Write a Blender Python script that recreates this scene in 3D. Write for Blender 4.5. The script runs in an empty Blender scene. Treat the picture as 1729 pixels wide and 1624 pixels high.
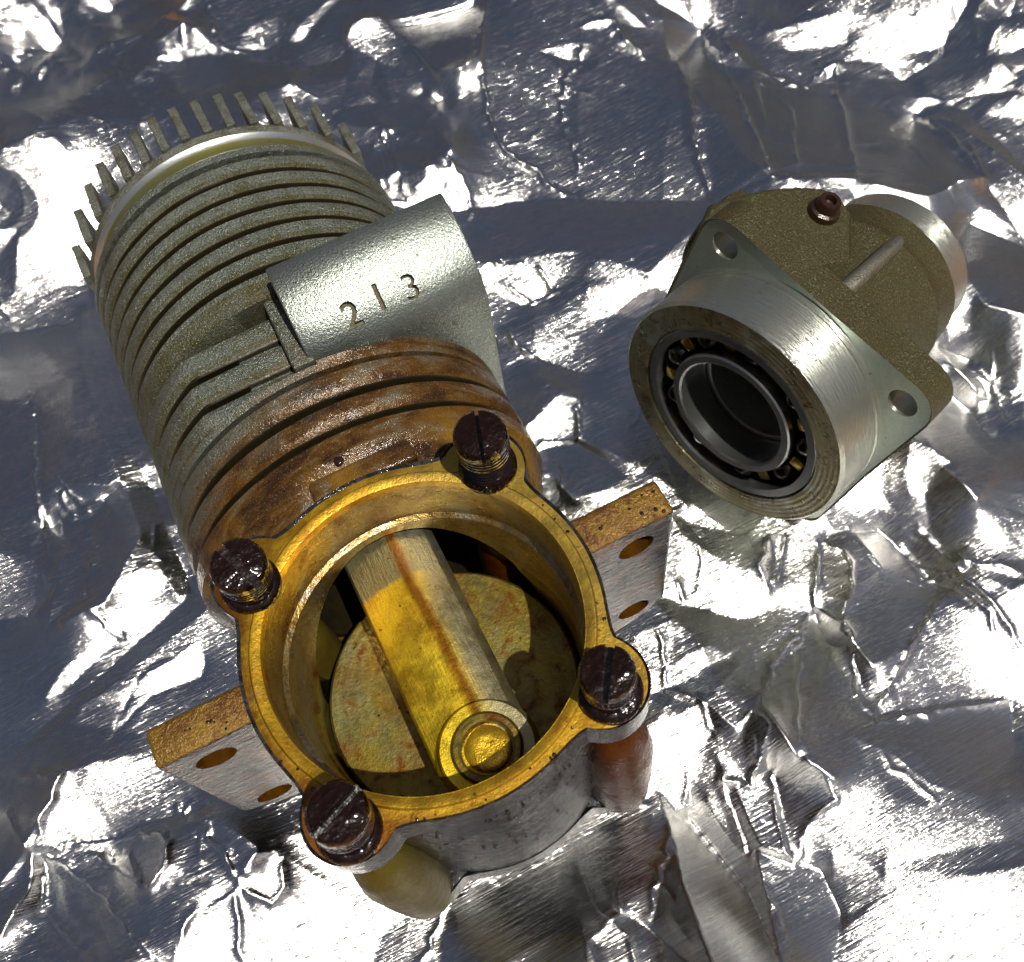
import bpy, bmesh, math, random
import numpy as np
from mathutils import Vector, Matrix, noise as mnoise

# ------------------------------------------------------------------ camera, sky, sun, exposure
S = bpy.context.scene
COL = S.collection
UP = 2.47                                   # height of the crankcase mouth above the foil
CAM_R = ((0.8928096, -0.4409225, -0.0920780), (-0.4316989, -0.7792620, -0.4542980), (0.1285573, 0.4453516, -0.8860784))
CAM_C = Vector((0.0762907, -1.9799205, 5.0259343 + UP))
cam = bpy.data.cameras.new('camera'); cam_o = bpy.data.objects.new('camera', cam); COL.objects.link(cam_o)
cam.sensor_width = 36.0; cam.lens = 36.0 * 1704.856 / 1729.0; cam.clip_start = 0.05; cam.clip_end = 2000
cam.dof.use_dof = True; cam.dof.focus_distance = 5.9; cam.dof.aperture_fstop = 1.15
r0, r1, r2 = [Vector(r) for r in CAM_R]
m = Matrix((r0, -r1, -r2)).transposed().to_4x4(); m.translation = CAM_C
cam_o.matrix_world = m
S.camera = cam_o

SUN_TRAVEL = Vector((-0.16, 0.42, -1.0)).normalized()
SUN = -SUN_TRAVEL
SUN_EL = math.asin(SUN.z); SUN_ROT = math.atan2(SUN.x, SUN.y)
w = bpy.data.worlds.new('World'); S.world = w; w.use_nodes = True
nt = w.node_tree; nt.nodes.clear()
wo = nt.nodes.new('ShaderNodeOutputWorld'); bg = nt.nodes.new('ShaderNodeBackground'); sk = nt.nodes.new('ShaderNodeTexSky')
sk.sky_type = 'NISHITA'; sk.sun_disc = False; sk.sun_elevation = SUN_EL; sk.sun_rotation = SUN_ROT
sk.air_density = 0.50; sk.dust_density = 3.2; sk.ozone_density = 0.1
bg.inputs['Strength'].default_value = 0.05
nt.links.new(sk.outputs[0], bg.inputs[0]); nt.links.new(bg.outputs[0], wo.inputs[0])
sl = bpy.data.lights.new('sun', 'SUN'); sl.energy = 5.0; sl.angle = math.radians(0.55); sl.color = (1.0, 0.95, 0.87)
so = bpy.data.objects.new('sun', sl); COL.objects.link(so); so.rotation_euler = SUN_TRAVEL.to_track_quat('-Z', 'Y').to_euler()
S.view_settings.view_transform = 'Standard'; S.view_settings.look = 'None'; S.view_settings.gamma = 1.0
S.view_settings.exposure = 0.0
S.cycles.use_denoising = True
S.cycles.max_bounces = 8; S.cycles.glossy_bounces = 6; S.cycles.sample_clamp_indirect = 6.0; S.cycles.caustics_reflective = False; S.cycles.caustics_refractive = False

# ------------------------------------------------------------------ node helpers
class NT:
    def __init__(s, name):
        s.m = bpy.data.materials.new(name); s.m.use_nodes = True; s.t = s.m.node_tree; s.t.nodes.clear()
        s.out = s.t.nodes.new('ShaderNodeOutputMaterial'); s.b = s.t.nodes.new('ShaderNodeBsdfPrincipled')
        s.t.links.new(s.b.outputs[0], s.out.inputs[0])
        s.tc = s.t.nodes.new('ShaderNodeTexCoord').outputs['Object']
    def put(s, sock, v):
        if isinstance(v, bpy.types.NodeSocket): s.t.links.new(v, sock)
        else:
            if sock.type == 'RGBA' and len(v) == 3: v = (*v, 1)
            sock.default_value = v
    def set(s, **k):
        for n, v in k.items(): s.put(s.b.inputs[n.replace('_', ' ')], v)
        if 'Normal' in k: s.put(s.b.inputs['Coat Normal'], k['Normal'])
    def map(s, scale=(1, 1, 1), rot=(0, 0, 0), loc=(0, 0, 0), vec=None):
        n = s.t.nodes.new('ShaderNodeMapping'); s.t.links.new(vec or s.tc, n.inputs[0])
        n.inputs['Scale'].default_value = scale; n.inputs['Rotation'].default_value = rot; n.inputs['Location'].default_value = loc
        return n.outputs[0]
    def noise(s, scale, detail=3, rough=.55, dist=0.0, vec=None):
        n = s.t.nodes.new('ShaderNodeTexNoise'); s.t.links.new(vec or s.tc, n.inputs['Vector'])
        n.inputs['Scale'].default_value = scale; n.inputs['Detail'].default_value = detail
        n.inputs['Roughness'].default_value = rough; n.inputs['Distortion'].default_value = dist
        return n.outputs['Fac']
    def voro(s, scale, feature='F1', vec=None, out='Distance', rand=1.0):
        n = s.t.nodes.new('ShaderNodeTexVoronoi'); n.feature = feature; s.t.links.new(vec or s.tc, n.inputs['Vector'])
        n.inputs['Scale'].default_value = scale; n.inputs['Randomness'].default_value = rand
        return n.outputs[out]
    def ramp(s, v, a, b, lo=0.0, hi=1.0, smooth=True):
        n = s.t.nodes.new('ShaderNodeMapRange'); n.interpolation_type = 'SMOOTHSTEP' if smooth else 'LINEAR'
        s.put(n.inputs[0], v); n.inputs[1].default_value = a; n.inputs[2].default_value = b
        n.inputs[3].default_value = lo; n.inputs[4].default_value = hi
        return n.outputs[0]
    def math(s, op, a, b=0.0, clamp=False):
        n = s.t.nodes.new('ShaderNodeMath'); n.operation = op; n.use_clamp = clamp
        s.put(n.inputs[0], a); s.put(n.inputs[1], b); return n.outputs[0]
    def mix(s, f, a, b):
        n = s.t.nodes.new('ShaderNodeMix'); n.data_type = 'RGBA'
        s.put(n.inputs['Factor'], f); s.put(n.inputs[6], a); s.put(n.inputs[7], b); return n.outputs[2]
    def xyz(s):
        n = s.t.nodes.new('ShaderNodeSeparateXYZ'); s.t.links.new(s.tc, n.inputs[0]); return n.outputs
    def bump(s, h, strength=.3, dist=.01, nrm=None):
        n = s.t.nodes.new('ShaderNodeBump'); n.inputs['Strength'].default_value = strength; n.inputs['Distance'].default_value = dist
        s.put(n.inputs['Height'], h)
        if nrm: s.t.links.new(nrm, n.inputs['Normal'])
        return n.outputs[0]

GREY = (.175, .197, .163); OLIVE = (.085, .079, .024); AMBER = (.088, .037, .0012); RUST = (.024, .0070, .0004)

def mat_cast(name, olive=.35, stain=0.0, ystain=None, grey=GREY, metallic=.75, rough=.46, coat=0.0, olive_col=OLIVE, spots=.5, speck=.55, relief=.8):
    n = NT(name)
    big = n.noise(2.0, 4, .6, .4); mid = n.noise(8, 4, .6, .2); grain = n.noise(62, 2, .6); fine = n.noise(125, 2, .7)
    c = n.mix(n.ramp(n.math('ADD', n.math('MULTIPLY', mid, .65), n.math('MULTIPLY', grain, .35)), .66 - olive * .5, .90 - olive * .5), grey, olive_col)
    sf = None
    if ystain:
        x, y, z = n.xyz()
        yy = n.math('ADD', y, n.math('MULTIPLY', n.math('SUBTRACT', big, .5), 1.4))
        yy = n.math('SUBTRACT', yy, n.math('MULTIPLY', n.ramp(x, -.8, .6), .55))
        run = n.noise(3.2, 5, .62, .5, vec=n.map((1, 3.2, 1)))
        sf = n.math('MULTIPLY', n.ramp(yy, ystain[1], ystain[0]), n.ramp(run, .28, .50, .6, 1))
        amb = n.mix(n.ramp(run, .40, .66), AMBER, RUST)
        gold = n.ramp(n.noise(1.7, 3), .48, .68)
        amb = n.mix(n.math('MULTIPLY', gold, n.ramp(y, 1.5, 1.0)), amb, (.21, .105, .004))
    elif stain:
        sf = n.ramp(big, .62 - stain * .5, .85 - stain * .5); amb = n.mix(n.ramp(mid, .40, .66), AMBER, RUST)
    if sf is not None:
        c = n.mix(n.math('MULTIPLY', sf, .98), c, amb)
        metallic = n.math('MULTIPLY', n.math('SUBTRACT', 1.0, n.math('MULTIPLY', sf, .9)), metallic)
        speck = n.math('MULTIPLY', n.math('SUBTRACT', 1.0, n.math('MULTIPLY', sf, .75)), speck)
    c = n.mix(n.math('MULTIPLY', n.ramp(fine, .50, .34), speck), c, (.03, .03, .022))
    c = n.mix(n.math('MULTIPLY', n.ramp(fine, .58, .70), speck), c, (.66, .68, .60))
    dark = n.ramp(n.noise(21, 2, .5), .70, .75, 0, spots)
    c = n.mix(dark, c, (.03, .018, .008))
    ht = n.math('ADD', grain, n.math('MULTIPLY', fine, .8)); rg_ = n.ramp(fine, .3, .7, rough + .10, rough - .12)
    if sf is not None:                           # the stained skin is smooth and wet
        wet = n.math('SUBTRACT', 1.0, n.math('MULTIPLY', sf, .82))
        ht = n.math('ADD', n.math('MULTIPLY', ht, wet), n.math('MULTIPLY', n.noise(17, 3), n.math('MULTIPLY', sf, .9)))
        rg_ = n.math('MULTIPLY', rg_, n.math('SUBTRACT', 1.0, n.math('MULTIPLY', sf, .58)))
        n.set(Specular_IOR_Level=.4)
    n.set(Base_Color=c, Metallic=metallic, Roughness=rg_, Coat_Weight=coat, Coat_Roughness=.2, Normal=n.bump(ht, relief, .016))
    return n.m

def mat_varnish(name, base, dirt=RUST, metallic=.9, rough=.32, dirt_amt=.4, grey_amt=.25, coat=.5, streak=None, rings=None, grey=(.40, .42, .37), cut=None, sparkle=.3, edge=None):
    n = NT(name)
    big = n.noise(2.4, 6, .66, .5); mid = n.noise(8, 5, .68, .4); fine = n.noise(120, 2)
    c = n.mix(n.ramp(big, .70 - grey_amt * .5, .95 - grey_amt * .5), base, grey)
    c = n.mix(n.ramp(n.noise(4.5, 4, .6), .35, .7, 0, .55), c, dirt)
    if cut:                                      # rod: varnish stops at an arc; gold on one flank, greyer on the other, an oil line between
        x, y, z = n.xyz()
        arc = n.math('ADD', y, n.math('MULTIPLY', n.math('MULTIPLY', x, x), cut[1]))
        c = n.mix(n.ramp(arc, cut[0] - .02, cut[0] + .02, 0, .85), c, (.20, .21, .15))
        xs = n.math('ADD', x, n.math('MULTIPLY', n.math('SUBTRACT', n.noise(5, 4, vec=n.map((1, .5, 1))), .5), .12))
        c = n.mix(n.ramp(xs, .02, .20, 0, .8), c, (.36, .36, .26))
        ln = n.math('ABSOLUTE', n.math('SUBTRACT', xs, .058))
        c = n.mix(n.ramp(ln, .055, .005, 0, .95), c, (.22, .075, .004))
    if edge:                                     # brown crust towards the rim's outer edge, paler worn metal at the bore
        x, y, z = n.xyz()
        rr = n.math('SQRT', n.math('ADD', n.math('MULTIPLY', x, x), n.math('MULTIPLY', y, y)))
        rr = n.math('ADD', rr, n.math('MULTIPLY', n.math('SUBTRACT', n.noise(5, 5, .7), .5), .22))
        side = n.ramp(n.math('SUBTRACT', n.math('MULTIPLY', x, -.8), n.math('MULTIPLY', y, .15)), -.1, .7, .25, 1)
        c = n.mix(n.math('MULTIPLY', n.ramp(rr, edge[0], edge[1], 0, .9), side), c, (.16, .045, .003))
        c = n.mix(n.ramp(n.math('ADD', x, n.math('MULTIPLY', y, .4)), .25, .95, 0, .45), c, (.36, .30, .09))
    c = n.mix(n.ramp(mid, .76 - dirt_amt * .35, 1.0 - dirt_amt * .35), c, dirt)
    c = n.mix(n.ramp(fine, .5, .3, 0, .35), c, tuple(q * .3 for q in base))
    c = n.mix(n.ramp(n.noise(26, 2), .68, .75, 0, .7), c, (.04, .012, .004))
    h = n.math('ADD', n.math('MULTIPLY', fine, .5), n.math('MULTIPLY', n.noise(40, 3), .8))
    if streak: h = n.math('ADD', h, n.math('MULTIPLY', n.noise(6, 4, .7, vec=n.map(streak)), 1.2))
    if rings:
        x, y, z = n.xyz()
        rr = n.math('SQRT', n.math('ADD', n.math('MULTIPLY', x, x), n.math('MULTIPLY', y, y)))
        h = n.math('ADD', h, n.math('MULTIPLY', n.math('SINE', n.math('MULTIPLY', rr, rings[0])), rings[1]))
    n.set(Base_Color=c, Metallic=metallic, Roughness=n.ramp(mid, .3, .7, rough - .08, rough + .12), Coat_Weight=coat, Coat_Roughness=.15,
          Normal=n.bump(h, sparkle, .016))
    return n.m

def mat_oily(name, col=(.16, .165, .17), metallic=.85, rough=.24, bump=.9, scale=34, dirt=.2, dark=.6, stretch=(1, 1, .55), coat=.5):
    n = NT(name)
    mid = n.noise(5, 5, .68, .5); h = n.noise(scale, 4, .68, .4, vec=n.map(stretch))
    c = n.mix(n.ramp(n.math('ADD', n.math('MULTIPLY', mid, .5), n.math('MULTIPLY', h, .5)), .44, .60, dark, 0), col, (.012, .011, .010))
    c = n.mix(n.ramp(mid, .74 - dirt * .4, .95 - dirt * .4), c, (.13, .05, .008))
    n.set(Base_Color=c, Metallic=metallic, Roughness=n.ramp(mid, .35, .65, rough + .06, rough - .04), Coat_Weight=coat, Coat_Roughness=.08, Specular_IOR_Level=.5, Normal=n.bump(h, bump, .02))
    return n.m

def mat_machined(name, col=(.60, .63, .60), rough=.27, axis_scale=(3, 3, 90), tint=.35, tintcol=(.42, .40, .16), bump=.18, metallic=.92):
    n = NT(name)
    big = n.noise(1.9, 4, .6, .3); s = n.noise(7, 3, .6, vec=n.map(axis_scale))
    c = n.mix(n.ramp(big, .70 - tint * .4, 1.0 - tint * .4), col, tintcol)
    c = n.mix(n.ramp(s, .35, .65, 0, .25), c, tuple(q * .55 for q in col))
    c = n.mix(n.ramp(n.noise(24, 2), .70, .76, 0, .6), c, (.06, .04, .015))
    n.set(Base_Color=c, Metallic=metallic, Roughness=rough, Normal=n.bump(s, bump, .01))
    return n.m

def mat_plain(name, col, metallic=0.0, rough=.4, coat=0.0, bump=0.0, scale=40, var=.5, spec=.5):
    n = NT(name)
    v = n.noise(scale, 3)
    n.set(Base_Color=n.mix(n.ramp(v, .35, .7, 0, var), col, tuple(q * .45 for q in col)), Metallic=metallic,
          Roughness=rough, Coat_Weight=coat, Coat_Roughness=.05, Specular_IOR_Level=spec)
    if bump: n.set(Normal=n.bump(v, bump, .02))
    return n.m

# ------------------------------------------------------------------ mesh helpers
def link(name, me, mats, parent=None, smooth=35):
    me.name = name
    for k in (mats if isinstance(mats, (list, tuple)) else [mats]):
        if k is not None: me.materials.append(k)
    o = bpy.data.objects.new(name, me); COL.objects.link(o)
    if parent is not None: o.parent = parent
    if smooth is not None:
        me.shade_smooth(); me.set_sharp_from_angle(angle=math.radians(smooth))
    return o

def mesh_of(bm):
    bmesh.ops.recalc_face_normals(bm, faces=bm.faces)
    me = bpy.data.meshes.new('m'); bm.to_mesh(me); bm.free(); return me

def merge(*bms):
    a = bms[0]
    for b in bms[1:]:
        t = bpy.data.meshes.new('t'); b.to_mesh(t); b.free(); a.from_mesh(t); bpy.data.meshes.remove(t)
    return a

def frame(axis, c):
    """maps (radius direction 1, radius direction 2, height) to space; axis 'z', 'y' or 'x'"""
    c = Vector(c)
    if axis == 'z': return lambda a, b, h: c + Vector((a, b, h))
    if axis == 'y': return lambda a, b, h: c + Vector((b, h, a))
    return lambda a, b, h: c + Vector((h, a, b))

def lathe(prof, axis='z', c=(0, 0, 0), seg=96, closed=True, mats=None, wob=0.0, seed=0):
    bm = bmesh.new(); F = frame(axis, c); rings = []
    for i, (r, h) in enumerate(prof):
        if r < 1e-6: rings.append([bm.verts.new(F(0, 0, h))]); continue
        ring = []
        for k in range(seg):
            t = 2 * math.pi * k / seg
            q = r + (wob * mnoise.noise(Vector((math.cos(t) * 3 + seed, math.sin(t) * 3, h * 9))) if wob else 0)
            ring.append(bm.verts.new(F(q * math.cos(t), q * math.sin(t), h)))
        rings.append(ring)
    n = len(prof)
    for i in range(n if closed else n - 1):
        A, B = rings[i], rings[(i + 1) % n]
        mi = mats[i] if mats else 0
        if len(A) == 1 and len(B) == 1: continue
        for k in range(seg):
            k2 = (k + 1) % seg
            if len(A) == 1: f = bm.faces.new((A[0], B[k2], B[k]))
            elif len(B) == 1: f = bm.faces.new((A[k], A[k2], B[0]))
            else: f = bm.faces.new((A[k], A[k2], B[k2], B[k]))
            f.material_index = mi
    return bm

def ring_plate(rout, rin, z0, z1, seg=240, ch=.02, axis='z', c=(0, 0, 0), mats=(0, 0)):
    """plate of outline rout(theta) with a round hole; mats = (face, side)"""
    bm = bmesh.new(); F = frame(axis, c); R = []
    lay = [(0, z0, 'i'), (-ch, z0, 'o'), (0, z0 - ch, 'o'), (0, z1 + ch, 'o'), (-ch, z1, 'o'), (0, z1, 'i')]
    for d, z, k in lay:
        ring = []
        for j in range(seg):
            t = 2 * math.pi * j / seg
            q = rin if k == 'i' else rout(t) + d
            ring.append(bm.verts.new(F(q * math.cos(t), q * math.sin(t), z)))
        R.append(ring)
    for i in range(6):
        A, B = R[i], R[(i + 1) % 6]
        for k in range(seg):
            f = bm.faces.new((A[k], A[(k + 1) % seg], B[(k + 1) % seg], B[k]))
            f.material_index = mats[0] if i in (0, 4, 5) else mats[1]
    return bm

def lobed(base, cr, lr, angs):
    """round outline with lobes: each lobe joined to the round by its two tangents"""
    be = math.acos((base - lr) / cr); ph = math.atan2(lr * math.sin(be), cr + lr * math.cos(be))
    def f(t):
        v = base
        for a in angs:
            d = t - a; d = abs(math.atan2(math.sin(d), math.cos(d)))
            if d < ph: q = cr * math.cos(d) + math.sqrt(max(0, lr * lr - (cr * math.sin(d)) ** 2))
            elif d < be: q = base / math.cos(d - be)
            else: q = base
            v = max(v, q)
        return v
    return f

def soft_lobed(base, cr, lr, angs, k=16.0):
    """round outline with lobes that run into it in hollow curves"""
    def f(t):
        acc = 1.0
        for a in angs:
            d = t - a; d = math.atan2(math.sin(d), math.cos(d))
            if math.cos(d) <= 0: continue
            s = cr * math.sin(d)
            q = cr * math.cos(d) + math.sqrt(lr * lr - s * s) if abs(s) < lr else base - (abs(s) - lr) * 1.2
            acc += math.exp(k * (q - base))
        return base + math.log(acc) / k
    return f

def box(x0, x1, y0, y1, z0, z1, bev=.02, seg=2):
    bm = bmesh.new()
    vs = [bm.verts.new((x, y, z)) for x in (x0, x1) for y in (y0, y1) for z in (z0, z1)]
    for q in ((0, 1, 3, 2), (4, 6, 7, 5), (0, 4, 5, 1), (2, 3, 7, 6), (0, 2, 6, 4), (1, 5, 7, 3)): bm.faces.new([vs[i] for i in q])
    bmesh.ops.recalc_face_normals(bm, faces=bm.faces)
    if bev: bmesh.ops.bevel(bm, geom=bm.edges[:], offset=bev, segments=seg, profile=.5, affect='EDGES')
    return bm

def prism(pts, f0, f1, bev=0.0, seg=2, bev_end=None):
    """pts: 2-D outline; f0/f1 map a 2-D point to the two ends"""
    bm = bmesh.new()
    A = [bm.verts.new(f0(*p)) for p in pts]; B = [bm.verts.new(f1(*p)) for p in pts]; n = len(pts)
    bm.faces.new(A); bm.faces.new(B[::-1])
    for i in range(n): bm.faces.new((A[i], B[i], B[(i + 1) % n], A[(i + 1) % n]))
    bmesh.ops.recalc_face_normals(bm, faces=bm.faces)
    if bev:
        if bev_end is not None:
            ed = [e for e in bm.edges if all(v in (B if bev_end else A) for v in e.verts)]
        else: ed = bm.edges[:]
        bmesh.ops.bevel(bm, geom=ed, offset=bev, segments=seg, profile=.5, affect='EDGES')
    return bm

def boolean(me, cutters, op='DIFFERENCE'):
    """returns a new mesh: me with the cutter meshes cut out"""
    o = bpy.data.objects.new('tmp', me); COL.objects.link(o); tmp = []
    for c in cutters:
        k = bpy.data.objects.new('cut', c); COL.objects.link(k); tmp.append(k)
        md = o.modifiers.new('b', 'BOOLEAN'); md.operation = op; md.object = k; md.solver = 'EXACT'
        if hasattr(md, 'material_mode'): md.material_mode = 'TRANSFER'
    dg = bpy.context.evaluated_depsgraph_get(); dg.update()
    res = bpy.data.meshes.new_from_object(o.evaluated_get(dg))
    for k in tmp + [o]:
        d = k.data; bpy.data.objects.remove(k); bpy.data.meshes.remove(d)
    return res

def empty(name, loc, label, cat, mat=None):
    o = bpy.data.objects.new(name, None); COL.objects.link(o); o.empty_display_size = .2
    o.location = loc
    if mat is not None: o.matrix_world = mat
    o['label'] = label; o['category'] = cat
    return o

PI = math.pi
# ------------------------------------------------------------------ materials of the two engine pieces
M_CAST = mat_cast('cast_aluminium', .36, ystain=(1.15, 2.2), spots=.6, metallic=.85, rough=.43, speck=.7)
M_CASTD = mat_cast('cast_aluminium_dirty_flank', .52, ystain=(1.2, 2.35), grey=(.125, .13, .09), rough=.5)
M_DUCT = mat_cast('cast_duct', .24, rough=.34, metallic=.92, grey=(.29, .32, .285), spots=.8, speck=.45, relief=.28)
M_BASE = mat_cast('cast_base_stained', .35, ystain=(1.25, 2.6), rough=.34, metallic=.7)
M_RING = mat_varnish('varnished_ring_face', (.58, .35, .022), (.20, .055, .004), .85, .40, .62, .22, .35, sparkle=.22, edge=(.90, 1.02))
M_WALL = mat_varnish('varnished_bore_wall', (.40, .28, .085), (.12, .038, .006), .95, .30, .7, .5, .3, streak=(2, 2, 9), sparkle=.3)
M_DISC = mat_varnish('varnished_crank_disc', (.31, .245, .035), (.13, .036, .003), .85, .40, .85, .55, .3, rings=(95, .12), grey=(.26, .26, .11), sparkle=.2)
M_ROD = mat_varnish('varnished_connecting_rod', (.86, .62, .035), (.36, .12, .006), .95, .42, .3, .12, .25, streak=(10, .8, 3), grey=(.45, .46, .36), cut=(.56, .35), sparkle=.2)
M_PIN = mat_varnish('golden_pin', (.72, .46, .02), (.3, .1, .01), .8, .3, .2, .1, .6)
M_OILY = mat_oily('oily_cast_side', (.070, .073, .080), .5, .12, .8, 15, .3, .9, (1, 1, .7), .2)
M_LUGF = mat_varnish('varnished_lug_edge', (.24, .135, .014), (.10, .030, .003), .5, .42, .9, .1, .3, sparkle=.9)
M_LUG = mat_oily('oily_lug_face', (.11, .11, .113), .5, .17, .8, 9, .65, .95, (1, 1, 2.5), .1)
M_BOSS = mat_varnish('stained_boss', (.075, .021, .0015), (.03, .007, .001), .0, .22, .5, .0, .15, sparkle=.35)
M_BOSSG = mat_varnish('olive_boss', (.075, .058, .006), (.05, .022, .002), .0, .5, .3, .1, .1, sparkle=.35)
for q_ in (M_BOSS, M_BOSSG): next(k for k in q_.node_tree.nodes if k.type == 'BSDF_PRINCIPLED').inputs['Specular IOR Level'].default_value = .15
M_SCREW = mat_plain('oily_dark_screw', (.009, .0030, .0018), .0, .15, .25, .9, 13, .8, .4)
M_SCREWG = mat_plain('oily_dark_screw_side', (.008, .003, .002), .0, .25, .3, .4, 16)
M_DARK = mat_plain('oily_dark_and_gap_shade', (.022, .017, .007), .4, .3, .7, .2, 12)  # oily dark metal; also paints the shade between the fins
M_HOLE = mat_plain('amber_oil_in_hole', (.085, .034, .003), .3, .15, .4, .6, 14)
M_STEEL = mat_machined('dark_steel', (.33, .345, .34), .24, (2, 2, 60), .3, (.10, .10, .06))
M_MACH = mat_machined('machined_aluminium', (.58, .60, .52), .27, (1.2, 1.2, 20), .35, (.42, .41, .20), .55)
M_BAND = mat_machined('yellowed_polished_band', (.44, .42, .18), .36, (2, 60, 2), .8, (.40, .36, .09))
M_EDGE = mat_machined('bright_turned_edge', (.62, .65, .62), .3, (2, 60, 2), .1)
M_HEAD = mat_cast('cast_head_fins', .5, metallic=.7, rough=.5, grey=(.19, .195, .165), olive_col=(.09, .088, .05), speck=.3)
M_STAMP = mat_plain('dirt_in_stamp', (.085, .072, .035), .3, .6, 0, .4, 30)
M_BRASS = mat_plain('brass_cage', (.55, .36, .06), 1.0, .25, .5, .1, 20)

# ------------------------------------------------------------------ crankcase with cylinder
ENG = empty('engine_crankcase', (0, 0, UP), 'finned grey cylinder with oil stained open round crankcase and four dark screws', 'engine block')
ZC = -1.25; RF = 1.24
BA = [PI / 4, 3 * PI / 4, -3 * PI / 4, -PI / 4]

# round mouth with four screw lobes
fl = ring_plate(soft_lobed(.985, 1.0, .235, BA), .865, -.27, 0.0, 256, .016, mats=(0, 1))
link('mouth_flange', mesh_of(fl), [M_RING, M_OILY], ENG, 40)
lip = lathe([(.865, -.001), (.905, .012), (.92, .012), (.93, .002), (.93, -.05), (.862, -.05)], seg=128)
link('mouth_rim', mesh_of(lip), [M_RING], ENG, 30)

# barrel of the crankcase, cut open towards the cylinder
wall = lathe([(.97, -.272), (.99, -.6), (.98, -2.2), (.975, -2.452), (0, -2.452), (0, -2.3), (.80, -2.3), (.82, -1.5), (.82, -.95), (.835, -.93), (.835, -.42), (.864, -.40), (.864, -.05), (.90, -.05), (.90, -.272)], seg=160,
             mats=[1, 1, 1, 1, 0, 2, 2, 2, 2, 0, 0, 0, 0, 0, 1])
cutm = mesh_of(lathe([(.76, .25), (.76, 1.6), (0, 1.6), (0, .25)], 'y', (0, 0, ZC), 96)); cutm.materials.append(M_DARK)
wm = mesh_of(wall)
for k in (M_WALL, M_OILY, M_DISC): wm.materials.append(k)
wm = boolean(wm, [cutm])
link('crankcase_barrel', wm, None, ENG, 40)
rear = ring_plate(soft_lobed(.985, 1.0, .25, BA), .5, -2.45, -2.22, 160, .03, mats=(0, 0))
link('rear_flange', mesh_of(rear), [M_OILY], ENG, 40)
for (x, y, mm, lab) in ((.745, -.80, M_BOSS, 'rust brown bolt boss'), (-.77, -.80, M_BOSSG, 'olive bolt boss'), (.745, .75, M_BOSS, None), (-.77, .75, M_BOSSG, None)):
    b = lathe([(0, -.62), (.09, -.68), (.165, -.85), (.205, -1.15), (.215, -1.7), (.21, -2.3), (.17, -2.43), (0, -2.44)], 'z', (x, y, 0), 40, closed=False)
    o = link('bolt_boss', mesh_of(b), [mm], ENG, 50)
    if lab: o['label'] = lab

# mounting lugs with two holes each
for s in (1, -1):
    P = [(.90, -.02), (1.515, -.02), (1.515, -1.36), (1.34, -1.52), (.90, -1.68)]
    bm = prism(P, lambda a, b: Vector((s * a, -.04, b)), lambda a, b: Vector((s * a, .185, b)), .03, 3)
    for f in bm.faces: f.material_index = 0 if (f.normal.z > .5) else (1 if f.normal.y < -.5 else 2)
    me = mesh_of(bm)
    for k in (M_LUGF, M_LUG, M_LUGF): me.materials.append(k)
    cs = []
    for z in (-.27, -1.30):
        c = mesh_of(lathe([(.112, -.3), (.112, .4), (0, .4), (0, -.3)], 'y', (s * 1.275, 0, z), 32)); c.materials.append(M_HOLE); cs.append(c)
    link('mounting_lug', boolean(me, cs), None, ENG, 40)

# finned barrel
def duct_z(y):
    return -.42 + math.sqrt(max(.02, .62 ** 2 - (y - 2.5) ** 2))
GAPS = [3.775, 3.605, 3.435, 3.265, 3.09, 2.91, 2.735, 2.50, 2.265, 2.035, 1.80, 1.575, 1.355]
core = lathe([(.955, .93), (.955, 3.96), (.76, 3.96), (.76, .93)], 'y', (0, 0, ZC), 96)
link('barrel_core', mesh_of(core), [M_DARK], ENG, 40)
for i in range(len(GAPS) - 1):
    hi, lo = GAPS[i], GAPS[i + 1]; p = hi - lo
    g = .022 if p < .2 else .030
    t, b = hi - g, lo + g
    k = .50 if i != 6 else .2
    dr = .020 if p < .2 else .030
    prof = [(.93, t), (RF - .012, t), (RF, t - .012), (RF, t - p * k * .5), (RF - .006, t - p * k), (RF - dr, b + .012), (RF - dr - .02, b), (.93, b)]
    bm = lathe(prof, 'y', (0, 0, ZC), 200, mats=[2, 0, 0, 0, 1, 1 if i == 6 else 2, 1 if i == 6 else 2, 2], wob=.006, seed=i * 7.3)  # dark slot on the gap walls: grime plus shade put into the colour
    if i >= 7:                                   # fins over the transfer passage are cut flat
        for v in bm.verts:
            zf = -.20 - .55 * (RF - math.hypot(v.co.x, v.co.z - ZC)) * (1 if i < 10 else 1)
            if i < 10 and v.co.x < .09 and v.co.z > zf: v.co.z = zf + .12 * (v.co.z - zf)
    for v in bm.verts:                           # fins stop beneath the exhaust duct
        if v.co.x > .07 and 1.90 < v.co.y < 2.53 and v.co.z > ZC: v.co.z = min(v.co.z, min(-.02, duct_z(v.co.y)) - .05)
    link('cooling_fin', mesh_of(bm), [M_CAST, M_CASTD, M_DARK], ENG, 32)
tf = lathe([(.93, 3.965), (RF - .11, 3.965), (RF - .10, 3.875), (RF - .004, 3.872), (RF + .002, 3.862), (RF, 3.80), (.93, 3.795)], 'y', (0, 0, ZC), 200, mats=[0, 1, 1, 1, 0, 0, 0])
link('top_fin', mesh_of(tf), [M_CAST, M_EDGE], ENG, 30)
bd = lathe([(.80, 1.337), (RF - .01, 1.337), (RF, 1.325), (RF, 1.20), (RF - .03, 1.17), (1.10, .885), (.80, .885)], 'y', (0, 0, ZC), 200, mats=[0, 0, 0, 0, 0, 0, 0], wob=.005)
link('cylinder_base', mesh_of(bd), [M_BASE], ENG, 32)
link('base_pad', mesh_of(box(-.24, .40, .975, 1.13, -.5, -.030, .03, 3)), [M_BASE], ENG, 40)
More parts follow.
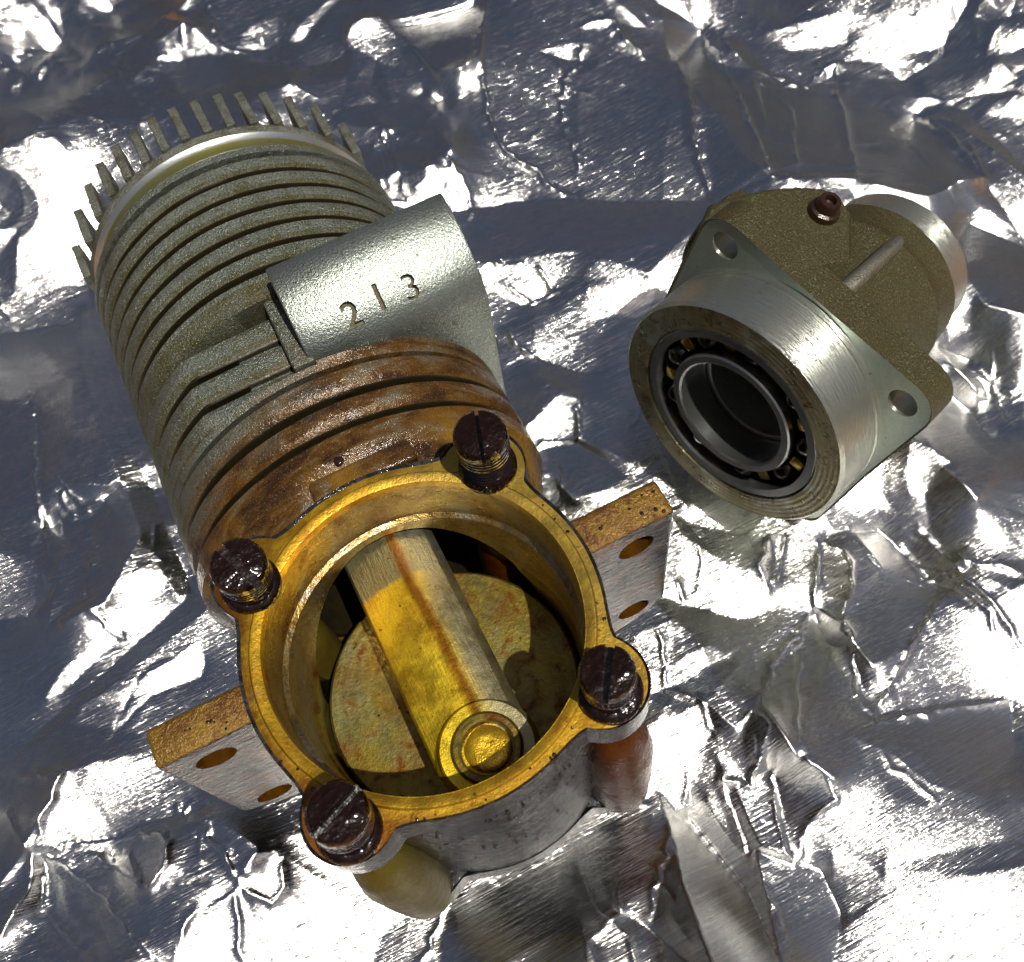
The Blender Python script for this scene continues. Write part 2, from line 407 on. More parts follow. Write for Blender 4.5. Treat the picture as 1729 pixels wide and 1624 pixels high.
link('transfer_rib', mesh_of(box(-.34, .12, 1.82, 2.49, -.7, -.245, .03, 3)), [M_CAST], ENG, 40)
link('duct_rib', mesh_of(box(-.03, .12, 1.95, 2.62, -.5, -.085, .02, 3)), [M_CAST], ENG, 40)

# cylinder head: yellowed band and parallel upright fins
hb = lathe([(0, 3.95), (1.125, 3.95), (1.15, 3.97), (1.155, 4.055), (1.185, 4.075), (1.19, 4.085), (1.20, 4.12), (1.20, 4.15), (0, 4.15)], 'y', (0, 0, ZC), 200, closed=False, mats=[0, 0, 0, 1, 1, 2, 2, 2, 2])
HEAD = link('cylinder_head', mesh_of(hb), [M_BAND, M_EDGE, M_HEAD], ENG, 30)
rng = random.Random(4)
for k in range(-7, 8):
    x = -.018 + .1635 * k
    hw = math.sqrt(max(0, 1.235 ** 2 - x * x))
    if hw < .2: continue
    pts = []
    for q in range(25):
        z = -hw + 2 * hw * q / 24
        pts.append((z, 4.50 + rng.uniform(-.004, .004)))
    t = .033
    outline = [(-hw, 4.14)] + [(-hw, 4.49), (-hw + .01, 4.505)] + [(hw - .01, 4.505), (hw, 4.49)] + [(hw, 4.14)]
    lean = rng.uniform(-.008, .008)
    bm = prism(outline, lambda a, b: Vector((x - t + lean * (b - 4.1) / .4, b, a + ZC)), lambda a, b: Vector((x + t + lean * (b - 4.1) / .4, b, a + ZC)), .006, 1)
    link('head_fin', mesh_of(bm), [M_HEAD], HEAD, 30)

# exhaust duct with a stamped number
prof = [(1.925, -1.9)] + [(1.925 + i * .595 / 28, duct_z(1.925 + i * .595 / 28)) for i in range(29)] + [(2.535, .17), (2.54, -1.9)]
bm = prism(prof, lambda a, b: Vector((.078, a, b)), lambda a, b: Vector((1.295, a, b)), 0)
ed = [e for e in bm.edges if abs(e.verts[0].co.x - .078) < 1e-4 and abs(e.verts[1].co.x - .078) < 1e-4 or (e.verts[0].co.x > 1 and e.verts[1].co.x > 1)]
bmesh.ops.bevel(bm, geom=ed, offset=.014, segments=2, profile=.5, affect='EDGES')
dm = mesh_of(bm); dm.materials.append(M_DUCT)
cuts = []
for ch, x, y, dy in (('2', .440, 2.010, 0), ('1', .640, 2.030, .0), ('3', .850, 2.015, 0)):
    cu = bpy.data.curves.new('t', 'FONT'); cu.body = ch; cu.size = .235; cu.align_x = 'CENTER'; cu.extrude = .035; cu.offset = 0.0 if ch == '3' else .004
    to = bpy.data.objects.new('t', cu); COL.objects.link(to)
    bpy.context.view_layer.update()
    tm = bpy.data.meshes.new_from_object(to.evaluated_get(bpy.context.evaluated_depsgraph_get()))
    tm.transform(Matrix.Translation((x, y, duct_z(y) + .004)) @ Matrix.Rotation(.73, 4, 'X'))
    bpy.data.objects.remove(to); bpy.data.curves.remove(cu)
    tb = bmesh.new(); tb.from_mesh(tm); bmesh.ops.remove_doubles(tb, verts=tb.verts, dist=1e-5); bmesh.ops.recalc_face_normals(tb, faces=tb.faces); tb.to_mesh(tm); tb.free()
    tm.materials.clear(); tm.materials.append(M_STAMP); cuts.append(tm)
link('exhaust_duct', boolean(dm, cuts), None, ENG, 28)
fil = lathe([(.9, 1.86), (RF - .005, 1.86), (RF - .02, 1.815), (.9, 1.815)], 'y', (0, 0, ZC), 160)
link('duct_seat', mesh_of(fil), [M_CAST], ENG, 30)

# inside: crank disc, rod, sleeve, piston
disc = lathe([(0, -1.13), (.775, -1.13), (.792, -1.148), (.792, -1.42), (0, -1.42)], 'z', (0, -.02, 0), 128, closed=False)
link('crank_disc', mesh_of(disc), [M_DISC], ENG, 30)
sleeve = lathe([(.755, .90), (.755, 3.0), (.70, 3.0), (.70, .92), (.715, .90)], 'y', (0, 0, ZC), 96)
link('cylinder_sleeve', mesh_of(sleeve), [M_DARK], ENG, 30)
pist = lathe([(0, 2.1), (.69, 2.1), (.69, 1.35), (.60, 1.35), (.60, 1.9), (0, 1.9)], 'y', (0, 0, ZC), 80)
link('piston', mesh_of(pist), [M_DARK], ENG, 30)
sec = [(-.29, -.62), (-.275, -.598), (.03, -.545), (.075, -.545), (.24, -.60), (.29, -.67), (.29, -.84), (-.29, -.84)]
bm = prism(sec, lambda a, b: Vector((a + .015, -.60, b)), lambda a, b: Vector((a + .015, 1.75, b)), .004, 1)
be = lathe([(0, -.56), (.27, -.56), (.298, -.59), (.298, -.84), (0, -.84)], 'z', (.03, -.60, 0), 96, closed=False)
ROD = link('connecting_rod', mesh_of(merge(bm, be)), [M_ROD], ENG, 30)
wsh = lathe([(.19, -.51), (.262, -.51), (.275, -.525), (.275, -.57), (.19, -.57)], 'z', (.035, -.60, 0), 96)
link('bearing_bush', mesh_of(wsh), [M_ROD], ROD, 30)
wsh2 = lathe([(.145, -.480), (.158, -.470), (.185, -.472), (.2, -.487), (.2, -.56), (.145, -.56)], 'z', (.035, -.605, 0), 80)
link('pin_washer', mesh_of(wsh2), [M_DISC], ROD, 30)
pin = lathe([(0, -.492), (.05, -.486), (.105, -.486), (.125, -.50), (.130, -.53), (.130, -.7), (0, -.7)], 'z', (.04, -.605, 0), 64, closed=False)
link('crank_pin', mesh_of(pin), [M_PIN], ENG, 40)
# four loosened slotted screws
def screw(base, top, ang, hr=.146, slot=.045, threads=False, lab=None):
    base = Vector(base); top = Vector(top); d = top - base; L = d.length
    pr = [(0, -.06), (.10, -.06), (.10, .0), (.150, .004), (.166, .022), (.166, .058), (.150, .078)]
    nk = hr * .88
    hz = L - .215
    if threads:
        z = .08
        while z < hz - .02:
            pr += [(nk, z), (nk + .018, z + .016), (nk, z + .032)]; z += .04
    else: pr += [(nk, .085), (nk, hz - .01)]
    pr += [(hr - .012, hz), (hr, hz + .012)]
    z = hz + .03
    while z < L - .10: pr += [(hr, z), (hr - .012, z + .010), (hr, z + .022)]; z += .036
    pr += [(hr * 1.0, L - .045), (hr * .97, L - .018), (hr * .88, L - .002), (hr * .5, L + .005), (0, L + .006)]
    me = mesh_of(lathe(pr, 'z', (0, 0, 0), 64, closed=False))
    me.materials.append(M_SCREW)
    c = box(-.4, .4, -slot / 2, slot / 2, L - .085, L + .2, 0); c.transform(Matrix.Rotation(ang, 4, 'Z'))
    cm = mesh_of(c); cm.materials.append(M_SCREWG)
    me = boolean(me, [cm])
    o = link('slotted_screw', me, None, ENG, 40)
    q = Vector((0, 0, 1)).rotation_difference(d.normalized())
    o.matrix_local = Matrix.Translation(base) @ q.to_matrix().to_4x4()
    if lab: o['label'] = lab
    return o
screw((.725, .685, -.01), (.712, .648, .47), 1.25, .147, .02, True)
screw((-.735, .665, -.01), (-.690, .580, .44), 1.95, .148)
screw((.712, -.770, -.01), (.690, -.775, .44), .95, .138)
screw((-.728, -.775, -.01), (-.682, -.775, .44), .4, .148, .04)

# drops of oil standing on the rim, lugs and base
dropm = mesh_of(lathe([(1.0, 0), (.96, .16), (.8, .34), (.5, .47), (0, .52)], 'z', (0, 0, -.06), 14, closed=False))
M_DROP = mat_plain('clear_brown_oil', (.02, .008, .004), 0, .06, .6, 0, 20, .3)
rg = random.Random(9)
spots = [(-.018, 1.16, -.012, .030)]
for k in range(46):
    t = rg.uniform(-2.9, .4); q_ = rg.uniform(.90, .985); spots.append((q_ * math.cos(t), q_ * math.sin(t), .001, rg.choice((.006, .007, .008, .010, .012))))
for k in range(16):
    s_ = rg.choice((1, -1)); spots.append((s_ * rg.uniform(1.08, 1.48), rg.uniform(-.02, .16), -.019, rg.choice((.006, .008, .010, .012))))
for k in range(10): spots.append((rg.uniform(-.6, .0), rg.uniform(-.5, .4), -1.129, rg.choice((.008, .010, .013))))
for k in range(90):
    t = rg.uniform(-2.5, -.65); spots.append((.985 * math.cos(t), .985 * math.sin(t), -.32 - 1.3 * rg.random() ** 1.7, rg.choice((.006, .007, .009, .012))))
for x, y, z, r in spots:
    if 'dr0' not in globals(): o = dr0 = link('oil_drop', dropm, [M_DROP], ENG, 60)
    else: o = dr0.copy(); COL.objects.link(o)
    o.location = (x, y, z); o.scale = (r, r * rg.uniform(.8, 1.3), r)
# ------------------------------------------------------------------ front housing with ball bearing
HS = .92
HX, HY, HZ = Vector((.302, -.935, -.185)), Vector((.202, -.127, .971)), Vector((-.932, -.330, .151))
HX = HX.normalized(); HZ = (HZ - HX * HZ.dot(HX)).normalized(); HY = HZ.cross(HX)
HC = Vector((2.524, .855, -1.176 + UP))
hm = Matrix((HX, HY, HZ)).transposed().to_4x4(); hm.translation = HC
HOU = empty('bearing_housing', (0, 0, 0), 'small cast housing with a polished round spigot and ball bearing lying on the foil', 'engine part', hm)
M_HCAST = mat_cast('speckled_olive_casting', .95, metallic=.5, rough=.44, grey=(.13, .125, .07), olive_col=(.055, .046, .012), spots=.9, speck=.38)
M_FACE = mat_varnish('turned_spigot_face', (.30, .27, .14), (.12, .06, .012), .95, .30, .35, .55, .2, rings=(170, .2), grey=(.46, .49, .42), sparkle=.35)
M_FLF = mat_machined('flange_face', (.46, .52, .47), .36, (6, 6, 2), .3, (.40, .40, .20), .08)
q = lambda pts: [(r * HS, z * HS) for r, z in pts]
sp = lathe(q([(.786, 0), (.975, 0), (1.0, -.025), (1.0, -.40), (.99, -.405), (.99, -.425), (1.0, -.43), (1.0, -.60), (.5, -.60), (.5, -.36), (.786, -.36)]), seg=200, mats=[0, 1, 1, 1, 1, 1, 1, 1, 1, 0, 0])
link('spigot', mesh_of(sp), [M_FACE, M_MACH], HOU, 30)
HA = [2.327, 2.327 - PI / 2, 2.327 - PI, 2.327 + PI / 2]
fo = lobed(1.05 * HS, 1.17 * HS, .235 * HS, HA)
fm = mesh_of(ring_plate(fo, .97 * HS, -.735 * HS, -.487 * HS, 256, .015, mats=(0, 1)))
fm.materials.append(M_FLF); fm.materials.append(M_HCAST)
cs = []
for a in HA:
    c = mesh_of(lathe([(.112 * HS, -1.2), (.112 * HS, 0), (0, 0), (0, -1.2)], 'z', (1.182 * HS * math.cos(a), 1.182 * HS * math.sin(a), 0), 40)); c.materials.append(M_MACH); cs.append(c)
link('flange', boolean(fm, cs), None, HOU, 40)
# bearing
M_BALL = mat_plain('oily_dark_ball', (.05, .045, .03), .9, .15, .5)
outer = lathe(q([(.700, -.012), (.765, -.010), (.784, -.028), (.784, -.33), (.70, -.33), (.700, -.26), (.735, -.17), (.700, -.08)]), seg=160)
BRG = link('ball_bearing', mesh_of(outer), [M_STEEL], HOU, 30)
inner = lathe(q([(.462, -.03), (.478, -.018), (.528, -.018), (.540, -.03), (.540, -.09), (.505, -.17), (.540, -.26), (.540, -.33), (.462, -.33)]), seg=128)
link('inner_race', mesh_of(inner), [M_STEEL], BRG, 30)
for k in range(9):
    a = .35 + k * 2 * PI / 9
    b = bmesh.new(); bmesh.ops.create_uvsphere(b, u_segments=24, v_segments=14, radius=.108 * HS)
    bmesh.ops.translate(b, verts=b.verts, vec=(.62 * HS * math.cos(a), .62 * HS * math.sin(a), -.17 * HS))
    link('bearing_ball', mesh_of(b), [M_BALL], BRG, 60)
    a2 = a + PI / 9
    c = box(-.055 * HS, .055 * HS, -.055 * HS, .055 * HS, -.25 * HS, -.10 * HS, .012, 2)
    c.transform(Matrix.Translation((.62 * HS * math.cos(a2), .62 * HS * math.sin(a2), 0)) @ Matrix.Rotation(a2, 4, 'Z'))
    link('cage_bridge', mesh_of(c), [M_BRASS], BRG, 40)
link('cage_ring', mesh_of(lathe(q([(.57, -.27), (.67, -.27), (.67, -.31), (.57, -.31)]), seg=96)), [M_BRASS], BRG, 30)
# bore
bore = lathe(q([(.46, -.36), (.435, -.37), (.435, -.95), (.43, -.97), (.43, -1.02), (.60, -1.02), (.60, -.36)]), seg=96)
link('shaft_bore', mesh_of(bore), [M_EDGE], HOU, 30)
bore2 = lathe(q([(.43, -1.02), (.40, -1.04), (.40, -2.28), (.55, -2.28), (.55, -1.02)]), seg=96)
link('front_bush', mesh_of(bore2), [M_MACH], HOU, 30)
# cast body, collar and nose
body = lathe(q([(.62, -.70), (.90, -.70), (.89, -.80), (.83, -.90), (.775, -1.05), (.745, -1.25), (.725, -1.45), (.722, -1.58), (.735, -1.64), (.75, -1.68), (.745, -1.73), (.715, -1.77), (.705, -1.85), (.70, -2.03), (.68, -2.05), (.56, -2.05)]), seg=160, wob=.006)
link('cast_body', mesh_of(body), [M_HCAST], HOU, 35)
nose = lathe(q([(.56, -2.0), (.650, -2.0), (.650, -2.315), (.635, -2.33), (.43, -2.33), (.41, -2.31), (.41, -2.0)]), seg=160)
link('nose', mesh_of(nose), [M_MACH], HOU, 30)
# intake pad with screw
pad = [(-1.12, -.70), (-1.20, -.86), (-1.15, -1.00), (-1.02, -1.30), (-.86, -1.54), (-.72, -1.68), (-.56, -1.72), (-.40, -1.66), (-.05, -1.20), (.12, -.70)]
pd = prism([(a * HS, b * HS) for a, b in pad], lambda a, b: Vector((a, -.35 * HS, b)), lambda a, b: Vector((a, (.70 + .06 * min(1, (-b - .6))) * HS, b)), .07 * HS, 4, bev_end=True)
link('intake_boss', mesh_of(pd), [M_HCAST], HOU, 40)
ib = lathe([(0, .0), (.30 * HS, 0), (.36 * HS, -.03), (.38 * HS, -.10), (.38 * HS, -.9)], 'x', (-1.20 * HS, .28 * HS, -1.08 * HS), 64, closed=False)
ib.transform(Matrix.Translation((0, 0, 0)))
for v in ib.verts: v.co.x = -2 * 1.20 * HS - v.co.x
link('intake_stub', mesh_of(ib), [M_HCAST], HOU, 40)
rib = prism([(-.085, -.70), (.095, -.70), (.075, -1.66), (.0, -1.72), (-.065, -1.66)], lambda a, b: Vector((a * HS, .5 * HS, b * HS)), lambda a, b: Vector((a * HS * .75, (.845 + .0 * b) * HS, b * HS)), .035, 3)
link('stiffening_rib', mesh_of(rib), [mat_cast('worn_rib', .3, grey=(.26, .25, .20), rough=.36, metallic=.85, speck=.2, relief=.3)], HOU, 40)
hs = lathe([(0, -.05), (.115, -.05), (.118, .02), (.108, .05), (.085, .06), (.082, .12), (.076, .135), (.045, .136), (.04, .09), (0, .085)], 'y', (-.56 * HS, .735 * HS, -1.47 * HS), 40, closed=False)
link('grub_screw', mesh_of(hs), [mat_varnish('rusty_screw', (.035, .014, .007), (.02, .007, .003), .4, .3, .5, .15, .7, grey=(.25, .27, .22))], HOU, 40)
# ------------------------------------------------------------------ foil: slopes of its facets, creases, crumpled spots
PATCHES = [
('W',1.0,[(-2.69,8.07),(-1.60,7.65),(-1.29,7.71),(-1.15,7.13),(-1.39,6.71),(-1.67,6.34),(-1.91,6.40),(-2.96,6.67)]),
('W',0.75,[(-2.88,7.07),(-1.63,6.50),(-1.71,5.94),(-2.01,5.99),(-3.00,6.44)]),
('D',1,[(-3.00,6.44),(-1.80,5.83),(-1.68,4.50),(-1.64,3.55),(-1.97,3.47),(-2.51,3.90),(-2.45,4.93),(-3.19,5.43)]),
('G',0.8,[(-3.25,5.16),(-2.62,4.90),(-2.45,4.92),(-2.55,4.20),(-2.62,3.44),(-2.77,3.27),(-2.92,3.54),(-3.46,4.03)]),
('W',1.0,[(-3.53,3.65),(-2.98,3.29),(-2.74,2.97),(-2.68,2.78),(-2.82,2.75),(-2.96,2.70),(-3.66,2.99)]),
('N',0.6,[(-2.49,3.43),(-2.48,3.05),(-2.67,2.72),(-2.84,2.55),(-2.70,2.80),(-2.61,3.44)]),
('W',0.9,[(-2.23,2.31),(-1.83,2.54),(-1.71,2.81),(-1.70,2.47),(-1.74,2.34),(-2.01,2.20),(-2.21,2.23)]),
('W',0.9,[(-2.93,1.88),(-2.72,2.01),(-2.29,2.12),(-2.26,2.05),(-2.70,1.89),(-2.89,1.84)]),
('D',1,[(-2.03,3.44),(-1.70,3.45),(-1.77,2.85),(-2.23,2.31),(-2.63,2.35),(-2.39,2.69),(-2.19,2.95)]),
('D',0.8,[(-3.06,1.65),(-2.47,1.82),(-1.55,2.18),(-1.42,1.94),(-2.08,1.78),(-2.73,1.59),(-3.37,1.56)]),
('W',1.0,[(-2.31,1.60),(-1.93,1.65),(-1.68,1.71),(-1.68,1.57),(-1.76,1.45),(-2.08,1.48),(-2.68,1.61),(-2.71,1.68)]),
('B',1,[(-2.44,3.53),(-2.20,3.21),(-2.33,2.54),(-2.44,2.49),(-2.74,2.42),(-2.52,2.89)]),
('W',1.0,[(-3.26,0.78),(-2.98,1.01),(-2.87,1.15),(-2.35,1.06),(-2.17,0.69),(-1.98,0.43),(-2.45,0.55),(-2.88,0.66)]),
('D',1.2,[(-3.91,1.69),(-2.93,1.21),(-2.90,1.14),(-3.27,0.78),(-3.90,1.73)]),
('D',1.1,[(-3.92,1.60),(-3.46,1.16),(-3.29,0.77),(-3.58,0.62),(-4.08,0.78)]),
('B',1,[(-3.58,0.62),(-3.28,0.72),(-3.44,0.42),(-3.62,0.21),(-3.87,0.08)]),
('D',1,[(-3.10,0.70),(-2.51,0.52),(-2.32,0.39),(-2.28,0.28),(-2.35,0.13),(-2.49,0.04),(-2.54,0.18),(-2.61,0.40),(-2.78,0.53)]),
('N',1,[(-2.79,0.49),(-2.63,0.43),(-2.61,0.31),(-2.55,0.15),(-2.54,0.09),(-2.74,0.35)]),
('B',1,[(-2.26,0.41),(-1.97,0.31),(-1.70,-0.06),(-1.82,-0.18),(-1.94,-0.15),(-2.43,0.02),(-2.29,0.24)]),
('B',1,[(-3.20,0.68),(-2.80,0.45),(-2.50,0.03),(-2.08,-0.14),(-2.50,-0.35),(-2.69,-0.26),(-2.92,0.20)]),
('G',0.9,[(-3.23,0.65),(-3.15,0.49),(-2.91,0.08),(-2.77,-0.38),(-3.00,-0.27),(-3.25,0.14),(-3.31,0.40)]),
('W',1.0,[(-2.53,-0.59),(-2.34,-0.27),(-1.96,-0.20),(-1.93,-0.30),(-2.16,-0.77)]),
('W',1.1,[(-1.87,-0.33),(-1.62,-0.15),(-1.57,-0.26),(-1.28,-0.67),(-1.15,-0.80),(-0.76,-0.95),(-0.95,-1.37),(-1.75,-0.97)]),
('W',0.8,[(-1.58,-0.17),(-1.30,-0.62),(-1.47,-0.70),(-1.69,-0.33)]),
('B',2,[(-0.76,-0.99),(-0.24,-1.02),(0.29,-1.11),(0.34,-1.23),(0.29,-1.50),(-0.28,-1.46),(-0.73,-1.48),(-0.93,-1.38)]),
('B',2,[(0.44,-0.97),(0.66,-0.99),(0.88,-1.20),(0.69,-1.45),(0.36,-1.54),(0.33,-1.18)]),
('B',1,[(0.09,-1.48),(0.32,-1.53),(0.45,-1.70),(0.64,-2.15),(-0.03,-1.83)]),
('B',1,[(0.66,-0.99),(0.93,-1.04),(0.72,-1.47),(0.50,-1.69),(0.40,-1.55)]),
('B',1,[(1.47,-1.18),(1.76,-1.19),(1.54,-1.75),(1.40,-1.59)]),
('B',1,[(1.59,-0.57),(2.12,-0.39),(1.97,-0.77),(1.67,-0.86)]),
('B',1,[(2.54,-0.14),(2.69,-0.32),(2.11,-0.64),(2.27,-0.15)]),
('N',1.3,[(0.96,-1.15),(1.09,-1.18),(1.15,-1.51),(1.19,-1.79),(1.05,-2.36),(0.65,-2.16),(0.79,-1.59)]),
('B',2,[(1.36,-1.62),(1.53,-1.80),(1.69,-1.91),(1.65,-2.18),(1.53,-2.33),(1.25,-2.53),(1.04,-2.43)]),
('B',0.8,[(-1.18,-0.89),(-0.64,-0.89),(-0.06,-1.02),(0.46,-1.02),(0.98,-0.95),(0.88,-1.37),(0.43,-1.49),(-0.28,-1.46),(-0.95,-1.37),(-1.36,-1.09)]),
('S',1,[(-1.79,5.99),(-1.62,5.80),(-1.67,4.13),(-1.64,3.09),(-1.58,2.08),(-1.72,2.15),(-1.81,2.87),(-1.87,3.82),(-1.90,5.00)]),
('W',1.15,[(1.56,-2.28),(1.91,-2.23),(2.39,-2.35),(3.37,-2.63),(2.71,-3.40),(1.20,-2.66)]),
('W',0.8,[(1.81,-1.84),(1.94,-2.00),(2.03,-2.21),(1.68,-2.24),(1.68,-2.03)]),
('B',1,[(2.34,-1.76),(3.23,-2.08),(3.22,-2.52),(2.42,-2.32),(1.94,-2.20)]),
('W',1.1,[(2.59,-1.21),(3.02,-0.97),(3.69,-0.66),(3.81,-1.03),(3.94,-1.41),(3.82,-1.55),(3.14,-1.36)]),
('W',0.9,[(3.76,-0.93),(4.21,-0.87),(4.41,-1.09),(4.05,-1.52),(3.84,-1.33)]),
('G',1,[(2.35,-1.26),(2.70,-1.27),(3.12,-1.40),(3.65,-1.56),(3.41,-1.86),(2.94,-2.02),(2.63,-1.78),(2.54,-1.50)]),
('G',1,[(2.23,-0.85),(2.67,-0.58),(2.79,-0.70),(2.57,-1.23),(2.33,-1.30),(2.05,-1.48),(1.94,-1.28)]),
('D',1,[(2.05,-0.66),(2.77,-0.31),(2.67,-0.58),(2.06,-1.06),(1.89,-1.21),(1.91,-0.79)]),
('G',1,[(3.01,-0.39),(3.42,-0.27),(3.70,-0.62),(3.17,-0.90),(2.80,-0.91),(2.80,-0.54)]),
('B',1,[(3.19,0.19),(3.38,0.15),(3.38,-0.25),(2.97,-0.37),(2.88,-0.26)]),
('D',1,[(3.42,0.12),(3.65,0.06),(3.74,-0.28),(3.74,-0.64),(3.42,-0.27)]),
('W',0.9,[(2.15,0.89),(2.14,0.68),(2.36,0.24),(2.37,-0.15),(2.19,-0.11),(1.85,0.21),(1.75,0.29),(1.99,0.44)]),
('B',1,[(2.24,0.77),(2.60,0.46),(2.49,-0.05),(2.45,0.14),(2.27,0.46)]),
('B',1,[(1.58,0.10),(2.24,-0.19),(2.22,-0.39),(1.81,-0.64),(1.45,-0.40)]),
('W',0.7,[(1.39,0.13),(1.69,0.10),(1.56,-0.20),(1.87,-0.21),(1.94,-0.35),(1.47,-0.36),(1.33,-0.34)]),
('W',0.9,[(1.12,-0.53),(1.59,-0.57),(1.52,-0.78),(1.20,-0.90),(1.16,-1.21),(1.02,-1.13),(0.97,-0.79)]),
('W',0.7,[(1.24,-1.16),(1.39,-1.19),(1.34,-1.61),(1.27,-1.57)]),
('W',1,[(1.49,2.21),(2.06,2.37),(1.83,1.92),(1.62,1.97),(1.41,1.99)]),
('B',1,[(2.07,2.33),(2.35,1.93),(2.34,1.41),(2.30,1.05),(2.17,1.31),(1.85,1.91)]),
('G',0.9,[(1.59,2.02),(1.81,1.89),(2.01,1.33),(1.87,1.28),(1.52,1.35),(1.48,1.69)]),
('W',0.9,[(2.27,1.00),(2.44,0.74),(2.25,0.78),(2.17,0.88)]),
('W',0.7,[(1.29,1.86),(1.48,1.69),(1.46,1.45),(1.39,1.52)]),
('G',1.1,[(1.96,4.84),(2.21,4.77),(2.69,4.68),(3.21,4.34),(3.59,3.81),(4.00,3.39),(3.41,3.16),(3.21,3.08),(2.77,3.71),(1.94,4.05)]),
('W',0.7,[(1.88,4.07),(2.26,3.81),(2.34,3.48),(2.09,3.47),(1.84,3.85)]),
('G',0.9,[(1.67,3.29),(1.92,2.88),(2.29,2.45),(2.35,1.93),(2.10,2.27),(1.89,2.83)]),
('W',0.6,[(2.67,3.28),(3.26,3.01),(3.12,2.86),(2.56,2.96)]),
('B',1,[(3.95,8.03),(4.71,7.52),(4.23,6.33),(3.71,5.81),(3.38,5.12),(3.22,4.43),(2.79,5.15),(2.85,5.74),(3.17,6.57)]),
('B',1,[(4.94,7.37),(5.55,6.96),(4.91,5.67),(4.66,4.71),(4.17,3.63),(3.24,4.35),(3.41,5.10),(3.75,5.78),(4.24,6.21)]),
('D',1.3,[(4.92,5.56),(5.53,5.98),(5.31,5.10),(5.07,4.26),(4.69,3.36),(4.64,3.69),(4.84,4.89)]),
('G',0.7,[(6.20,6.53),(6.42,6.39),(5.50,4.88),(5.08,3.97),(5.11,4.33),(5.49,5.62)]),
('W',0.5,[(6.05,5.47),(6.82,5.20),(6.69,4.90),(6.13,5.15)]),
('D',1,[(5.57,4.83),(5.63,4.39),(5.17,3.64),(4.81,3.24),(4.76,3.36)]),
('D',1,[(5.89,4.63),(6.36,4.63),(5.64,3.44),(5.34,2.96),(4.92,3.22),(5.48,4.10)]),
('G',0.8,[(6.56,4.72),(7.16,4.33),(6.80,3.85),(6.41,3.71),(5.67,3.43)]),
('W',0.6,[(7.14,5.44),(7.42,4.69),(7.57,2.70),(7.13,2.17),(7.08,3.48),(6.86,4.52)]),
('W',1,[(6.76,3.78),(6.86,3.28),(6.95,1.95),(6.54,1.47),(6.55,2.44),(6.60,3.03)]),
('N',0.75,[(6.37,3.64),(6.73,3.75),(6.60,3.03),(6.58,2.53),(6.09,2.54),(6.27,3.14)]),
('N',0.6,[(6.37,3.55),(6.18,3.02),(6.13,2.51),(5.81,2.51),(5.42,2.88)]),
('D',1,[(5.59,1.88),(6.19,2.24),(6.63,1.57),(5.96,0.77),(5.53,1.30),(5.60,1.64)]),
('N',1,[(5.12,1.25),(5.33,1.06),(5.11,0.70),(5.05,1.01)]),
('D',1.2,[(4.31,0.49),(4.90,0.96),(5.04,0.67),(4.88,0.17),(4.24,-0.20),(4.23,0.23)]),
('W',1,[(4.19,0.53),(4.25,0.34),(4.31,0.18),(4.20,0.18),(3.99,0.29)]),
('W',0.8,[(3.99,0.29),(4.20,0.18),(4.30,0.05),(3.94,0.14)]),
('N',0.7,[(4.78,0.49),(5.01,0.42),(4.74,0.00),(4.66,0.11)]),
('W',0.7,[(3.78,-0.07),(3.97,-0.41),(4.27,-0.79),(4.21,-0.87),(3.99,-0.53)]),
('G',0.8,[(3.22,8.52),(3.80,8.13),(3.44,7.52),(2.46,7.61),(2.26,8.18),(2.51,8.99)]),
('W',1,[(1.96,7.54),(2.11,7.64),(2.46,7.61),(2.54,6.97),(2.58,6.42),(2.38,6.76),(2.06,7.34)]),
('N',0.55,[(2.51,7.55),(3.50,7.48),(3.04,6.44),(2.83,6.36),(2.61,6.50),(2.58,7.06)]),
('N',0.6,[(1.79,6.20),(2.41,6.52),(2.43,6.41),(1.85,6.02)]),
('N',0.6,[(2.45,6.29),(2.57,6.32),(2.45,5.69),(2.25,5.34),(2.28,5.70)]),
('N',0.6,[(1.78,6.01),(2.06,5.27),(1.92,5.26),(1.76,5.73)]),
('N',0.5,[(1.62,6.61),(1.93,6.52),(1.71,6.15),(1.56,6.29)]),
('N',0.7,[(0.31,7.74),(0.83,7.63),(1.25,7.25),(1.15,7.06),(0.74,7.37),(0.27,7.61)]),
('D',1,[(-0.27,9.59),(0.77,8.91),(0.61,8.55),(-0.04,8.40),(-0.30,8.23),(-0.40,8.85)]),
('W',0.7,[(0.08,8.66),(0.46,8.64),(0.55,8.25),(0.17,8.38)]),
('B',1,[(1.23,9.85),(2.39,9.07),(1.87,7.40),(1.35,7.51),(1.00,8.12),(0.80,8.78)]),
('G',0.7,[(-0.10,8.44),(0.49,8.28),(1.33,7.47),(1.14,7.33),(0.31,7.74),(0.03,7.71)]),
('D',1,[(-0.92,9.30),(-0.54,9.64),(-0.46,8.89),(-0.48,8.46),(-0.96,8.33),(-1.15,8.55)]),
('G',0.8,[(-0.54,9.64),(-0.42,9.44),(-0.39,8.90),(-0.64,9.01)]),
('G',0.7,[(-0.65,8.46),(-0.52,7.95),(-0.40,7.66),(-0.43,7.53),(-0.66,7.93)]),
('D',1,[(-2.48,9.18),(-1.56,8.39),(-1.33,7.94),(-1.58,7.74),(-2.68,8.16)]),
('W',0.7,[(-1.55,11.70),(-0.62,11.08),(-0.83,9.95),(-1.30,9.78),(-1.54,9.70),(-1.96,9.73)]),
('B',1,[(3.02,6.04),(3.03,5.63),(3.26,5.00),(3.14,4.52),(2.72,5.14)]),
]
